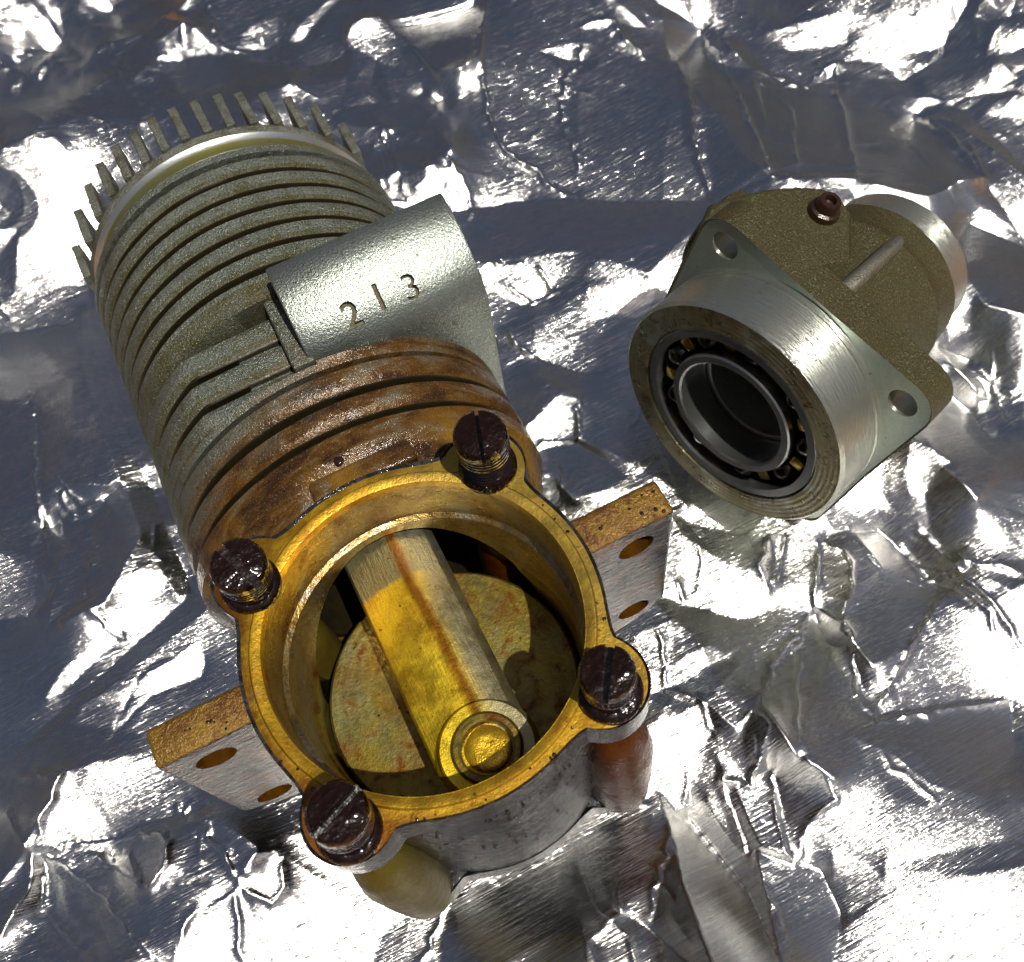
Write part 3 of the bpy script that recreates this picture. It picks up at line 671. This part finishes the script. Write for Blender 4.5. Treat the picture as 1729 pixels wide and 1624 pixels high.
RIDGES = [
(0.02,0.03,[(3.69,7.47),(3.33,6.91),(3.12,6.50),(2.83,5.70),(2.80,5.24),(2.97,4.90),(3.02,4.61),(3.16,4.44)]),
(0.02,0.04,[(4.26,6.31),(4.00,5.93),(3.74,5.81),(3.56,5.50),(3.46,5.26),(3.42,4.90),(3.24,4.46)]),
(0.018,0.035,[(4.25,6.37),(4.42,6.34),(4.59,6.26),(4.58,5.97),(4.63,5.75),(4.82,5.83)]),
(0.024,0.035,[(4.97,5.74),(4.88,5.32),(4.65,4.72),(4.42,4.29),(4.30,3.90),(4.20,3.57)]),
(0.03,0.03,[(5.58,6.07),(5.45,5.49),(5.27,4.92),(4.98,4.13),(4.68,3.32)]),
(0.016,0.03,[(5.62,4.96),(5.60,4.66),(5.61,4.41),(5.46,4.11),(5.19,3.72),(4.91,3.23)]),
(0.016,0.03,[(5.66,5.03),(5.86,4.84),(5.92,4.59),(6.24,4.71),(6.45,4.73),(6.16,4.36),(6.03,4.04),(5.69,3.50),(5.39,2.98)]),
(0.018,0.03,[(-2.65,5.01),(-2.44,4.95),(-2.49,4.59),(-2.57,4.00),(-2.61,3.50),(-2.66,2.81)]),
(0.014,0.025,[(-2.40,3.91),(-2.32,3.69),(-2.20,3.32),(-2.32,3.37),(-2.37,3.53),(-2.33,3.74)]),
(0.016,0.03,[(-0.58,9.79),(-0.40,9.49),(-0.39,8.90),(-0.42,8.64),(-0.39,8.29),(-0.37,7.75)]),
(0.018,0.03,[(0.86,9.21),(0.77,8.79),(0.71,8.26),(0.92,8.10),(1.15,7.92),(1.34,7.58),(1.34,7.41),(1.17,7.04)]),
(0.014,0.03,[(0.69,8.79),(0.45,8.63),(0.33,8.39)]),
(0.016,0.03,[(-1.13,8.49),(-0.99,8.24),(-0.78,7.75),(-0.58,7.49),(-0.47,7.20)]),
(0.02,0.03,[(3.09,0.16),(2.92,-0.06),(2.80,-0.29),(2.84,-0.56),(2.73,-0.82),(2.59,-1.10),(2.62,-1.24),(2.70,-1.30)]),
(0.02,0.03,[(2.78,-0.29),(2.50,-0.41),(2.25,-0.51),(2.05,-0.66),(1.87,-0.79)]),
(0.016,0.025,[(2.72,-0.28),(2.45,-0.52),(2.25,-0.77),(2.00,-1.12)]),
(0.02,0.03,[(3.15,0.13),(3.24,-0.06),(3.11,-0.27),(2.85,-0.47)]),
(0.018,0.03,[(2.20,0.80),(2.21,0.61),(2.16,0.41),(2.03,0.25),(1.89,0.18),(1.92,0.31),(1.95,0.46)]),
(0.018,0.03,[(1.57,0.17),(1.51,-0.12),(1.38,-0.36),(1.49,-0.49),(1.56,-0.51),(1.54,-0.74),(1.50,-0.89)]),
(0.02,0.03,[(3.89,-0.07),(3.90,-0.43),(3.89,-0.72),(3.92,-1.03),(3.92,-1.30)]),
(0.02,0.03,[(3.66,0.03),(3.74,-0.28),(3.81,-0.55),(3.85,-0.78),(3.83,-1.15)]),
(0.02,0.03,[(1.22,-0.96),(1.16,-1.09),(1.00,-1.12),(0.84,-1.31),(0.67,-1.48),(0.54,-1.62),(0.47,-1.67)]),
(0.016,0.03,[(0.67,-1.48),(0.67,-1.65),(0.61,-1.82),(0.60,-1.98)]),
(0.02,0.03,[(1.45,-0.94),(1.40,-1.14),(1.34,-1.39),(1.27,-1.70),(1.25,-1.98),(1.16,-2.30)]),
(0.02,0.03,[(1.82,-1.13),(1.72,-1.26),(1.60,-1.52),(1.53,-1.70),(1.54,-1.81)]),
(0.016,0.03,[(1.52,-1.81),(1.67,-1.69),(1.82,-1.61),(1.99,-1.58),(1.98,-1.42)]),
(0.025,0.035,[(1.68,-0.84),(1.84,-0.78),(1.84,-0.95),(1.72,-1.12),(1.55,-1.22),(1.42,-1.13),(1.47,-0.94)]),
(0.02,0.03,[(1.74,-0.92),(1.68,-1.15),(1.52,-1.21)]),
(0.014,0.03,[(2.49,-1.43),(2.49,-1.57),(2.56,-1.74),(2.62,-1.90)]),
(0.03,0.04,[(-3.27,0.73),(-3.17,0.82),(-2.97,1.05),(-2.90,1.16),(-3.14,1.31),(-3.40,1.42)]),
(0.025,0.035,[(-3.27,0.73),(-3.36,0.97),(-3.49,1.20)]),
(0.025,0.035,[(-3.27,0.73),(-3.34,0.50),(-3.51,0.32),(-3.67,0.19)]),
(0.025,0.035,[(-3.21,0.73),(-3.00,0.41),(-2.81,0.10),(-2.68,-0.22),(-2.57,-0.44)]),
(0.018,0.03,[(-3.27,0.69),(-3.29,0.43),(-3.25,0.18),(-3.11,-0.01),(-2.96,-0.25)]),
(0.018,0.03,[(-3.21,0.74),(-2.86,0.59),(-2.49,0.51),(-2.32,0.38),(-2.28,0.28),(-2.35,0.13),(-2.50,0.03),(-2.66,0.24),(-2.88,0.51),(-3.03,0.64)]),
(0.025,0.035,[(-1.91,-0.18),(-1.91,-0.05),(-1.99,0.18),(-1.98,0.29)]),
(0.025,0.035,[(-1.89,-0.18),(-1.72,-0.10),(-1.57,-0.13)]),
(0.02,0.03,[(-1.91,-0.20),(-2.09,-0.26),(-2.30,-0.28),(-2.39,-0.41)]),
(0.02,0.03,[(-1.90,-0.23),(-1.77,-0.42),(-1.66,-0.35),(-1.59,-0.18)]),
(0.02,0.03,[(-1.91,-0.22),(-2.02,-0.43),(-2.08,-0.69)]),
(0.016,0.03,[(-1.98,0.36),(-2.08,0.18),(-2.11,0.01)]),
(0.014,0.03,[(-2.21,0.59),(-2.20,0.45),(-2.11,0.52),(-2.03,0.41)]),
(0.016,0.03,[(-2.19,3.04),(-2.27,2.87),(-2.25,2.71),(-2.25,2.83),(-2.25,2.98)]),
(0.016,0.03,[(-2.37,2.56),(-2.42,2.47),(-2.37,2.48)]),
(0.018,0.03,[(-2.34,2.20),(-2.35,2.29),(-2.29,2.13),(-2.19,2.01),(-2.21,2.13)]),
(0.016,0.03,[(-1.71,2.94),(-1.76,2.65),(-1.70,2.47)]),
(0.02,0.03,[(1.60,5.74),(1.56,5.48),(1.38,5.22),(1.62,5.04),(1.68,5.32),(1.77,5.82),(1.79,6.20)]),
(0.018,0.03,[(2.17,5.39),(2.23,5.08),(2.17,4.75),(2.06,4.64)]),
(0.018,0.03,[(2.30,3.82),(2.10,3.86),(2.03,3.98)]),
(0.018,0.03,[(2.37,3.78),(2.43,3.42),(2.20,3.44),(2.04,3.73)]),
(0.018,0.03,[(1.93,2.80),(1.82,3.16),(1.83,3.31)]),
(0.02,0.03,[(2.08,2.35),(1.85,1.91),(1.51,2.03),(1.49,2.14)]),
(0.014,0.025,[(1.56,1.84),(1.57,1.64),(1.47,1.51)]),
(0.02,0.03,[(3.69,-0.64),(3.17,-0.90),(2.61,-1.22)]),
(0.018,0.03,[(2.62,-1.25),(3.13,-1.38),(3.71,-1.56)]),
(0.02,0.03,[(6.79,3.10),(6.57,2.52),(6.08,2.52)]),
(0.022,0.03,[(6.77,3.79),(6.70,3.25),(6.59,2.59)]),
(0.02,0.03,[(5.46,1.06),(5.24,0.63),(5.18,0.26)]),
(0.02,0.03,[(5.22,0.98),(5.27,0.74),(5.40,0.53)]),
(0.02,0.03,[(3.70,-0.26),(3.70,-0.48),(3.99,-0.53),(4.25,-0.81)]),
(0.02,0.03,[(3.87,-0.40),(3.94,-0.53),(3.97,-0.41)]),
(0.018,0.03,[(2.03,1.01),(2.17,0.88),(2.33,0.91)]),
(0.02,0.03,[(2.76,0.37),(2.52,0.16),(2.51,0.02)]),
(0.018,0.03,[(2.91,0.35),(2.70,0.11),(2.53,0.01)]),
(0.02,0.03,[(0.24,-1.11),(0.22,-1.25),(0.20,-1.41),(0.25,-1.56),(0.33,-1.54),(0.40,-1.39)]),
(0.018,0.03,[(0.25,-1.56),(0.08,-1.64),(0.04,-1.78)]),
(0.018,0.03,[(0.27,-1.57),(0.31,-1.71),(0.27,-1.90)]),
(0.022,0.03,[(-0.67,-0.89),(-0.80,-1.04),(-1.07,-1.23)]),
]
CRUMPLES = [((7.79,4.03),1.3,0.55),((-1.12,9.66),0.9,0.5),((1.58,-1.00),0.3,0.28),((-1.82,8.14),0.6,0.3),((5.30,1.01),0.8,0.35),((4.04,-0.61),0.45,0.25),((1.75,5.18),0.7,0.3),((2.10,6.11),0.7,0.25),((3.96,0.01),0.35,0.25),((0.17,8.60),0.45,0.3),((-3.28,0.74),0.25,0.3),((0.40,-1.30),0.3,0.15)]
U = np.array((.8746, -.4848)); V = np.array((.4848, .8746))
U0, U1, V0, V1 = -7.1, 6.1, -2.5, 9.4
NU, NV = 1000, 900
du = (U1 - U0) / (NU - 1); dv = (V1 - V0) / (NV - 1)
uu, vv = np.meshgrid(np.linspace(U0, U1, NU), np.linspace(V0, V1, NV))
rs = np.random.RandomState(11)
def to_uv(p): p = np.asarray(p, float); return np.stack([p @ U, p @ V], -1)

def grf(scale, seed):
    """smooth random field of unit variance, correlation length in world units"""
    r = np.random.RandomState(seed); k = np.fft.rfft2(r.randn(NV, NU))
    fy = np.fft.fftfreq(NV, dv)[:, None]; fx = np.fft.rfftfreq(NU, du)[None]
    k *= np.exp(-2 * (math.pi * scale) ** 2 * (fx ** 2 + fy ** 2)); h = np.fft.irfft2(k, (NV, NU)); return h / h.std()

def facets(n, std, seed, warp=.12):
    """piecewise constant slopes on a warped Voronoi pattern"""
    r = np.random.RandomState(seed)
    s = np.stack([r.uniform(U0, U1, n), r.uniform(V0, V1, n)], 1).astype(np.float32)
    X = (uu + warp * grf(.3, seed + 1)).astype(np.float32); Y = (vv + warp * grf(.3, seed + 2)).astype(np.float32)
    best = np.full(X.shape, 1e9, np.float32); idx = np.zeros(X.shape, np.int32)
    for i in range(n):
        d = (X - s[i, 0]) ** 2 + (Y - s[i, 1]) ** 2
        q = d < best; best[q] = d[q]; idx[q] = i
    a = r.randn(n, 2) * std
    return a[idx, 0], a[idx, 1]

def inside(poly):
    p = to_uv(poly); res = np.zeros(uu.shape, bool)
    lo, hi = p.min(0), p.max(0)
    i0, i1 = np.clip([(lo[0] - U0) / du, (hi[0] - U0) / du + 2], 0, NU).astype(int)
    j0, j1 = np.clip([(lo[1] - V0) / dv, (hi[1] - V0) / dv + 2], 0, NV).astype(int)
    X, Y = uu[j0:j1, i0:i1], vv[j0:j1, i0:i1]; c = np.zeros(X.shape, bool)
    for k in range(len(p)):
        (x0, y0), (x1, y1) = p[k - 1], p[k]
        if y0 == y1: continue
        c ^= ((y0 > Y) != (y1 > Y)) & (X < (x1 - x0) * (Y - y0) / (y1 - y0) + x0)
    res[j0:j1, i0:i1] = c; return res

gu, gv = facets(170, .13, 21, .05)
amp_ = 1 + .75 * np.clip((vv - 2.5) / 3, 0, 1); gu *= amp_; gv *= amp_
gv -= .20 * np.clip((4.0 - vv) / 4.5, 0, 1); gu += .10 * np.clip((4.0 - vv) / 4.5, 0, 1)
fu, fv = facets(900, .06, 31, .03); gu += .6 * fu; gv += .6 * fv
fu, fv = facets(1500, .16, 41, .015); mk_ = np.clip(grf(.55, 43) * 1.2 - .35, 0, 1); mk_ *= .35 + .65 * np.clip((vv - 3) / 3, 0, 1); gu += mk_ * fu; gv += mk_ * fv
wt = np.full(uu.shape, .22)
camv = np.array(CAM_C); sunv = np.array(SUN)
for kind, gain, poly in PATCHES:
    c = np.mean(poly, 0); view = camv - np.array((c[0], c[1], 0)); view /= np.linalg.norm(view)
    flat = np.array((-view[0], -view[1])); flat /= np.linalg.norm(flat) + 1e-9
    if kind == 'W': r = sunv
    elif kind == 'D': e = math.radians(9); r = np.array((flat[0] * math.cos(e), flat[1] * math.cos(e), math.sin(e)))
    elif kind == 'G': e = math.radians(27); r = np.array((flat[0] * math.cos(e), flat[1] * math.cos(e), math.sin(e)))
    elif kind == 'N': e = math.radians(-14); r = np.array((flat[0] * math.cos(e), flat[1] * math.cos(e), math.sin(e)))
    else: e = math.radians(52); r = np.array((flat[0] * math.cos(e), flat[1] * math.cos(e), math.sin(e)))
    n = r + view; g = -n[:2] / n[2] * gain
    g = g * min(1, (1.5 if kind == 'N' else .95) / (np.linalg.norm(g) + 1e-9))
    if kind == 'S': g = np.array((-.45, .0))
    mk = inside(poly)
    gu[mk] = g @ U + .35 * gu[mk]; gv[mk] = g @ V + .35 * gv[mk]; wt[mk] = {'W': 1.0, 'G': 1.0, 'N': 1.6, 'D': 1.0, 'B': .8, 'S': 1.5}[kind]

# height that the foil may reach beneath each object, and where it has to lie low
X = uu * U[0] + vv * V[0]; Y = uu * U[1] + vv * V[1]
ceil = np.full(uu.shape, 9.0)
rr = np.hypot(X, Y); ceil = np.minimum(ceil, .5 * (np.sqrt((rr - 1.15) ** 2 + .03) + (rr - 1.15)) * .8)
cyl = np.where((Y > .85) & (Y < 4.6), 1.22 - np.sqrt(np.maximum(0, 1.26 ** 2 - np.minimum(X ** 2, 1.26 ** 2))), 9.0)
cyl = np.where((Y > .85) & (Y < 4.6) & (np.abs(X) >= 1.26), 1.22 + (np.abs(X) - 1.26) * 3, cyl)
ceil = np.minimum(ceil, cyl)
ceil = np.where((np.abs(X) > .9) & (np.abs(X) < 1.6) & (np.abs(Y - .07) < .2), np.minimum(ceil, .75), ceil)
ceil = np.where((X > 0) & (X < 1.5) & (Y > 1.8) & (Y < 2.7), np.minimum(ceil, .5), ceil)
hx = (X - HC.x); hy = (Y - HC.y); hzxy = np.array((HZ.x, HZ.y)); hl = np.linalg.norm(hzxy)
ax = (hx * hzxy[0] + hy * hzxy[1]) / hl ; lat = (-hx * hzxy[1] + hy * hzxy[0]) / hl
def tube(a0, a1, rad, zc0, slope):
    global ceil
    zc = zc0 + slope * ax
    low = np.where(np.abs(lat) < rad, zc - np.sqrt(np.maximum(0, rad ** 2 - lat ** 2)), 9.0)
    ceil = np.where((ax > a0) & (ax < a1), np.minimum(ceil, np.maximum(low - .01, -.05)), ceil)
tube(-.62, .05, .95, HC.z, HZ.z); tube(-.72, -.42, 1.32, HC.z, HZ.z); tube(-2.2, -.6, .80, HC.z, HZ.z)
near = (ceil < .45).astype(float)

# least squares height field for those slopes, by conjugate gradients with a cosine-transform preconditioner
def dct_solver(cw, lam):
    kx = 2 - 2 * np.cos(np.pi * np.arange(NU) / NU); ky = 2 - 2 * np.cos(np.pi * np.arange(NV) / NV)
    den = cw * (kx[None] / du ** 2 + ky[:, None] / dv ** 2) + lam
    den2 = np.concatenate([den, np.full((1, NU), 1.0), den[:0:-1]], 0)
    ex = np.concatenate([den2, np.full((2 * NV, 1), 1.0)], 1)      # columns 0..NU of the mirrored transform
    def solve(b):
        f = np.concatenate([b, b[::-1]], 0); f = np.concatenate([f, f[:, ::-1]], 1)
        k = np.fft.rfft2(f); k /= ex; return np.fft.irfft2(k, f.shape)[:NV, :NU]
    return solve
wx = .5 * (wt[:, 1:] + wt[:, :-1]); wy = .5 * (wt[1:] + wt[:-1])
lam = .05 + 1.2 * near + 1.5 * np.exp(-(np.maximum(0, rr - 1.2) / .35) ** 2)
def A(h):
    o = lam * h
    d = wx * (h[:, 1:] - h[:, :-1]) / du ** 2; o[:, 1:] += d; o[:, :-1] -= d
    d = wy * (h[1:] - h[:-1]) / dv ** 2; o[1:] += d; o[:-1] -= d
    return o
def rhs():
    b = np.zeros(uu.shape)
    d = wx * .5 * (gu[:, 1:] + gu[:, :-1]) / du; b[:, 1:] += d; b[:, :-1] -= d
    d = wy * .5 * (gv[1:] + gv[:-1]) / dv; b[1:] += d; b[:-1] -= d
    return b
pre = dct_solver(.45, .4)
h = np.zeros(uu.shape)
marks = [(inside(poly), kind) for kind, gain, poly in PATCHES]
goal = [(gu[k].mean(), gv[k].mean()) if k.sum() > 60 else None for k, kind in marks]
for rnd in range(4):
    b = rhs()
    if rnd == 0: h = pre(b)
    r = b - A(h); z = pre(r); p = z.copy(); rz = (r * z).sum()
    for it in range(7):
        q = A(p); al = rz / (p * q).sum(); h += al * p; r -= al * q; z = pre(r); rn = (r * z).sum(); p = z + rn / rz * p; rz = rn
    if rnd == 3: break
    hu = np.gradient(h, du, axis=1); hv = np.gradient(h, dv, axis=0)     # push the facets that fall short of their slope
    for (k, kind), g in zip(marks, goal):
        if g is None or kind == 'W': continue
        gu[k] += np.clip(.9 * (g[0] - hu[k].mean()), -.5, .5); gv[k] += np.clip(.9 * (g[1] - hv[k].mean()), -.5, .5)

# crease ridges
def ridge(line, amp, wd):
    wd *= .7; amp *= .75
    pts = to_uv(line); seg = []
    for a, c in zip(pts[:-1], pts[1:]):
        n = max(1, int(np.linalg.norm(c - a) / .07))
        for t in range(n): seg.append(a + (c - a) * t / n)
    seg.append(pts[-1]); seg = np.array(seg); seg[1:-1] += rs.randn(len(seg) - 2, 2) * .013
    L = len(seg); rad = wd * 5
    dist = {}
    lo, hi = seg.min(0) - rad, seg.max(0) + rad
    i0, i1 = np.clip([(lo[0] - U0) / du, (hi[0] - U0) / du + 2], 0, NU).astype(int)
    j0, j1 = np.clip([(lo[1] - V0) / dv, (hi[1] - V0) / dv + 2], 0, NV).astype(int)
    if i1 <= i0 or j1 <= j0: return
    Xs, Ys = uu[j0:j1, i0:i1], vv[j0:j1, i0:i1]; D = np.full(Xs.shape, 9.0); T = np.zeros(Xs.shape)
    for k in range(L - 1):
        a, e = seg[k], seg[k + 1] - seg[k]; t = np.clip(((Xs - a[0]) * e[0] + (Ys - a[1]) * e[1]) / (e @ e + 1e-12), 0, 1)
        dd = np.hypot(Xs - a[0] - t * e[0], Ys - a[1] - t * e[1]); q = dd < D; D[q] = dd[q]; T[q] = (k + t[q]) / max(1, L - 1)
    fade = np.clip(np.minimum(T, 1 - T) * 8, 0.25, 1)
    E_ = np.sqrt(D ** 2 + (wd * .18) ** 2) / wd
    h[j0:j1, i0:i1] += fade * (amp * 2.1 * np.exp(-E_) + (.004 * FINE[j0:j1, i0:i1] * np.exp(-(1.6 * E_) ** 2) if amp > .008 else 0))
FINE = grf(.020, 77)
for amp, wd, line in RIDGES: ridge(line, amp, wd)
def fold(line, slope, L):
    """a sharp straight-sided fold along a line"""
    pts = to_uv(line); lo, hi = pts.min(0) - L, pts.max(0) + L
    i0, i1 = np.clip([(lo[0] - U0) / du, (hi[0] - U0) / du + 2], 0, NU).astype(int)
    j0, j1 = np.clip([(lo[1] - V0) / dv, (hi[1] - V0) / dv + 2], 0, NV).astype(int)
    if i1 <= i0 or j1 <= j0: return
    Xs, Ys = uu[j0:j1, i0:i1], vv[j0:j1, i0:i1]; best = np.zeros(Xs.shape); n = len(pts) - 1
    for k in range(n):
        a, e = pts[k], pts[k + 1] - pts[k]; t = np.clip(((Xs - a[0]) * e[0] + (Ys - a[1]) * e[1]) / (e @ e + 1e-12), 0, 1)
        dd = np.hypot(Xs - a[0] - t * e[0], Ys - a[1] - t * e[1]); wl = L * np.minimum(1, 2.2 * np.minimum((k + t) / n, 1 - (k + t) / n) + .12)
        best = np.maximum(best, wl - dd)
    h[j0:j1, i0:i1] += slope * best
for amp, wd, line in RIDGES: fold(line, rs.choice((-1, 1)) * rs.uniform(.05, .16), rs.uniform(.10, .22))
for k in range(85):
    c = np.array((rs.uniform(U0, U1), V0 + (V1 - V0) * rs.rand() ** .75)); a = rs.uniform(0, 6.28); Ls = rs.uniform(.4, 1.7); e = np.array((math.cos(a), math.sin(a)))
    m_ = c + e * Ls * .5 + rs.randn(2) * .08
    fold([q_[0] * U + q_[1] * V for q_ in (c, m_, c + e * Ls)], rs.choice((-1, 1)) * rs.uniform(.08, .26) * (.55 + .75 * min(1, max(0, (c[1] - 1) / 4))), rs.uniform(.10, .40))
for k in range(130):                            # short faint creases everywhere
    c = np.array((rs.uniform(U0, U1), rs.uniform(V0, V1))); a = rs.uniform(0, 6.28); L = rs.uniform(.2, .9); pts = [c]
    for j in range(4): a += rs.randn() * .5; pts.append(pts[-1] + L / 4 * np.array((math.cos(a), math.sin(a))))
    ridge([q_[0] * U + q_[1] * V for q_ in pts], rs.uniform(-.007, .009), rs.uniform(.018, .04))
# crumpled corners and knots
cf = np.zeros(uu.shape)
c1u, c1v = facets(2600, 1.0, 51, .05); c2u, c2v = facets(700, 1.0, 61, .08)
for c, rad, amp in CRUMPLES:
    p_ = to_uv(c); cf = np.maximum(cf, amp * np.clip(1.25 - np.hypot(uu - p_[0], vv - p_[1]) / rad, 0, 1))
mu, mv = cf * (.55 * c1u + .75 * c2u), cf * (.55 * c1v + .75 * c2v)
b = np.zeros(uu.shape)
d = .5 * (mu[:, 1:] + mu[:, :-1]) / du; b[:, 1:] += d; b[:, :-1] -= d
d = .5 * (mv[1:] + mv[:-1]) / dv; b[1:] += d; b[:-1] -= d
h += dct_solver(1.0, 4.0)(b)
h += .005 * grf(.30, 5) + .0006 * grf(.09, 6)
h -= np.median(h[near > 0]) + .02
# smooth minimum with the clearance
h = .5 * (h + ceil - np.sqrt((h - ceil) ** 2 + .0015)) - .004

co = np.stack([uu * U[0] + vv * V[0], uu * U[1] + vv * V[1], h], -1).reshape(-1, 3)
ii = np.arange(NU * NV).reshape(NV, NU)
quads = np.stack([ii[:-1, :-1], ii[:-1, 1:], ii[1:, 1:], ii[1:, :-1]], -1).reshape(-1, 4)
me = bpy.data.meshes.new('foil')
me.vertices.add(len(co)); me.vertices.foreach_set('co', co.astype(np.float32).ravel())
me.loops.add(quads.size); me.loops.foreach_set('vertex_index', quads.astype(np.int32).ravel())
me.polygons.add(len(quads)); me.polygons.foreach_set('loop_start', np.arange(0, quads.size, 4, dtype=np.int32))
me.update(); me.validate()
n = NT('aluminium_foil')
AN = -math.atan2(.4848, .8746)
st = n.map((1.6, 75, 1.6), (0, 0, -AN - .06))
s1 = n.noise(1.0, 4, .65, .0, vec=n.map((1.3, 60, 1), (0, 0, -AN - .06)))
s2 = n.noise(1.0, 3, .6, .0, vec=n.map((3.5, 170, 1), (0, 0, -AN - .06)))
hgt = n.math('ADD', s1, n.math('MULTIPLY', s2, .6))
n.set(Base_Color=(.87, .87, .84), Metallic=1.0, Roughness=n.ramp(s1, .3, .7, .11, .19), Normal=n.bump(hgt, .75, .006))
foil = link('foil_sheet', me, [n.m], None, None); me.shade_smooth()
foil['label'] = 'crumpled shiny aluminium foil sheet spread under both engine pieces'; foil['category'] = 'foil'

# the ground: boards under and round the foil, an added, unseen dark rise beyond them for the foil to reflect
g = NT('ground_boards_and_added_rise')
pl = g.noise(1.0, 5, .6, .5, vec=g.map((.6, 9, 1)))
brd = g.noise(1.0, 0, .5, 0, vec=g.map((.05, .35, 1)))
wood = g.mix(g.ramp(brd, .42, .56), (.16, .065, .025), (.50, .23, .07))
wood = g.mix(g.ramp(pl, .3, .7, 0, .5), wood, (.03, .012, .005))
x_, y_, z_ = g.xyz()
rad_ = g.math('SQRT', g.math('ADD', g.math('MULTIPLY', x_, x_), g.math('MULTIPLY', y_, y_)))
rise_col = g.mix(g.ramp(g.noise(.09, 3, .6), .42, .62), (.007, .008, .007), (.022, .014, .010))
rise_col = g.mix(g.ramp(g.noise(.06, 1), .60, .66), rise_col, (.09, .035, .022))
g.set(Base_Color=g.mix(g.ramp(rad_, 21, 23), wood, rise_col), Roughness=.8)
rings = [(0, 0), (22, 0), (26, .5), (34, 4), (48, 12), (70, 26), (71, 20), (200, 0)]
vs, fs, NS = [(0, 0, -1.1)], [], 96
for j, (rd, ht) in enumerate(rings[1:]):
    for k in range(NS):
        t = 2 * PI * k / NS
        vs.append((rd * math.cos(t), rd * math.sin(t), -1.1 + ht * (.8 + .55 * mnoise.noise(Vector((math.cos(t) * 2.2, math.sin(t) * 2.2, j * .15))) + .25 * mnoise.noise(Vector((math.cos(t) * 9, math.sin(t) * 9, j * .3))))))
for k in range(NS): fs.append((0, 1 + k, 1 + (k + 1) % NS))
for j in range(len(rings) - 2):
    for k in range(NS):
        a0 = 1 + j * NS; fs.append((a0 + k, a0 + NS + k, a0 + NS + (k + 1) % NS, a0 + (k + 1) % NS))
gm = bpy.data.meshes.new('ground'); gm.from_pydata(vs, [], fs); gm.update()
go = link('ground', gm, [g.m], None, None); go['kind'] = 'structure'
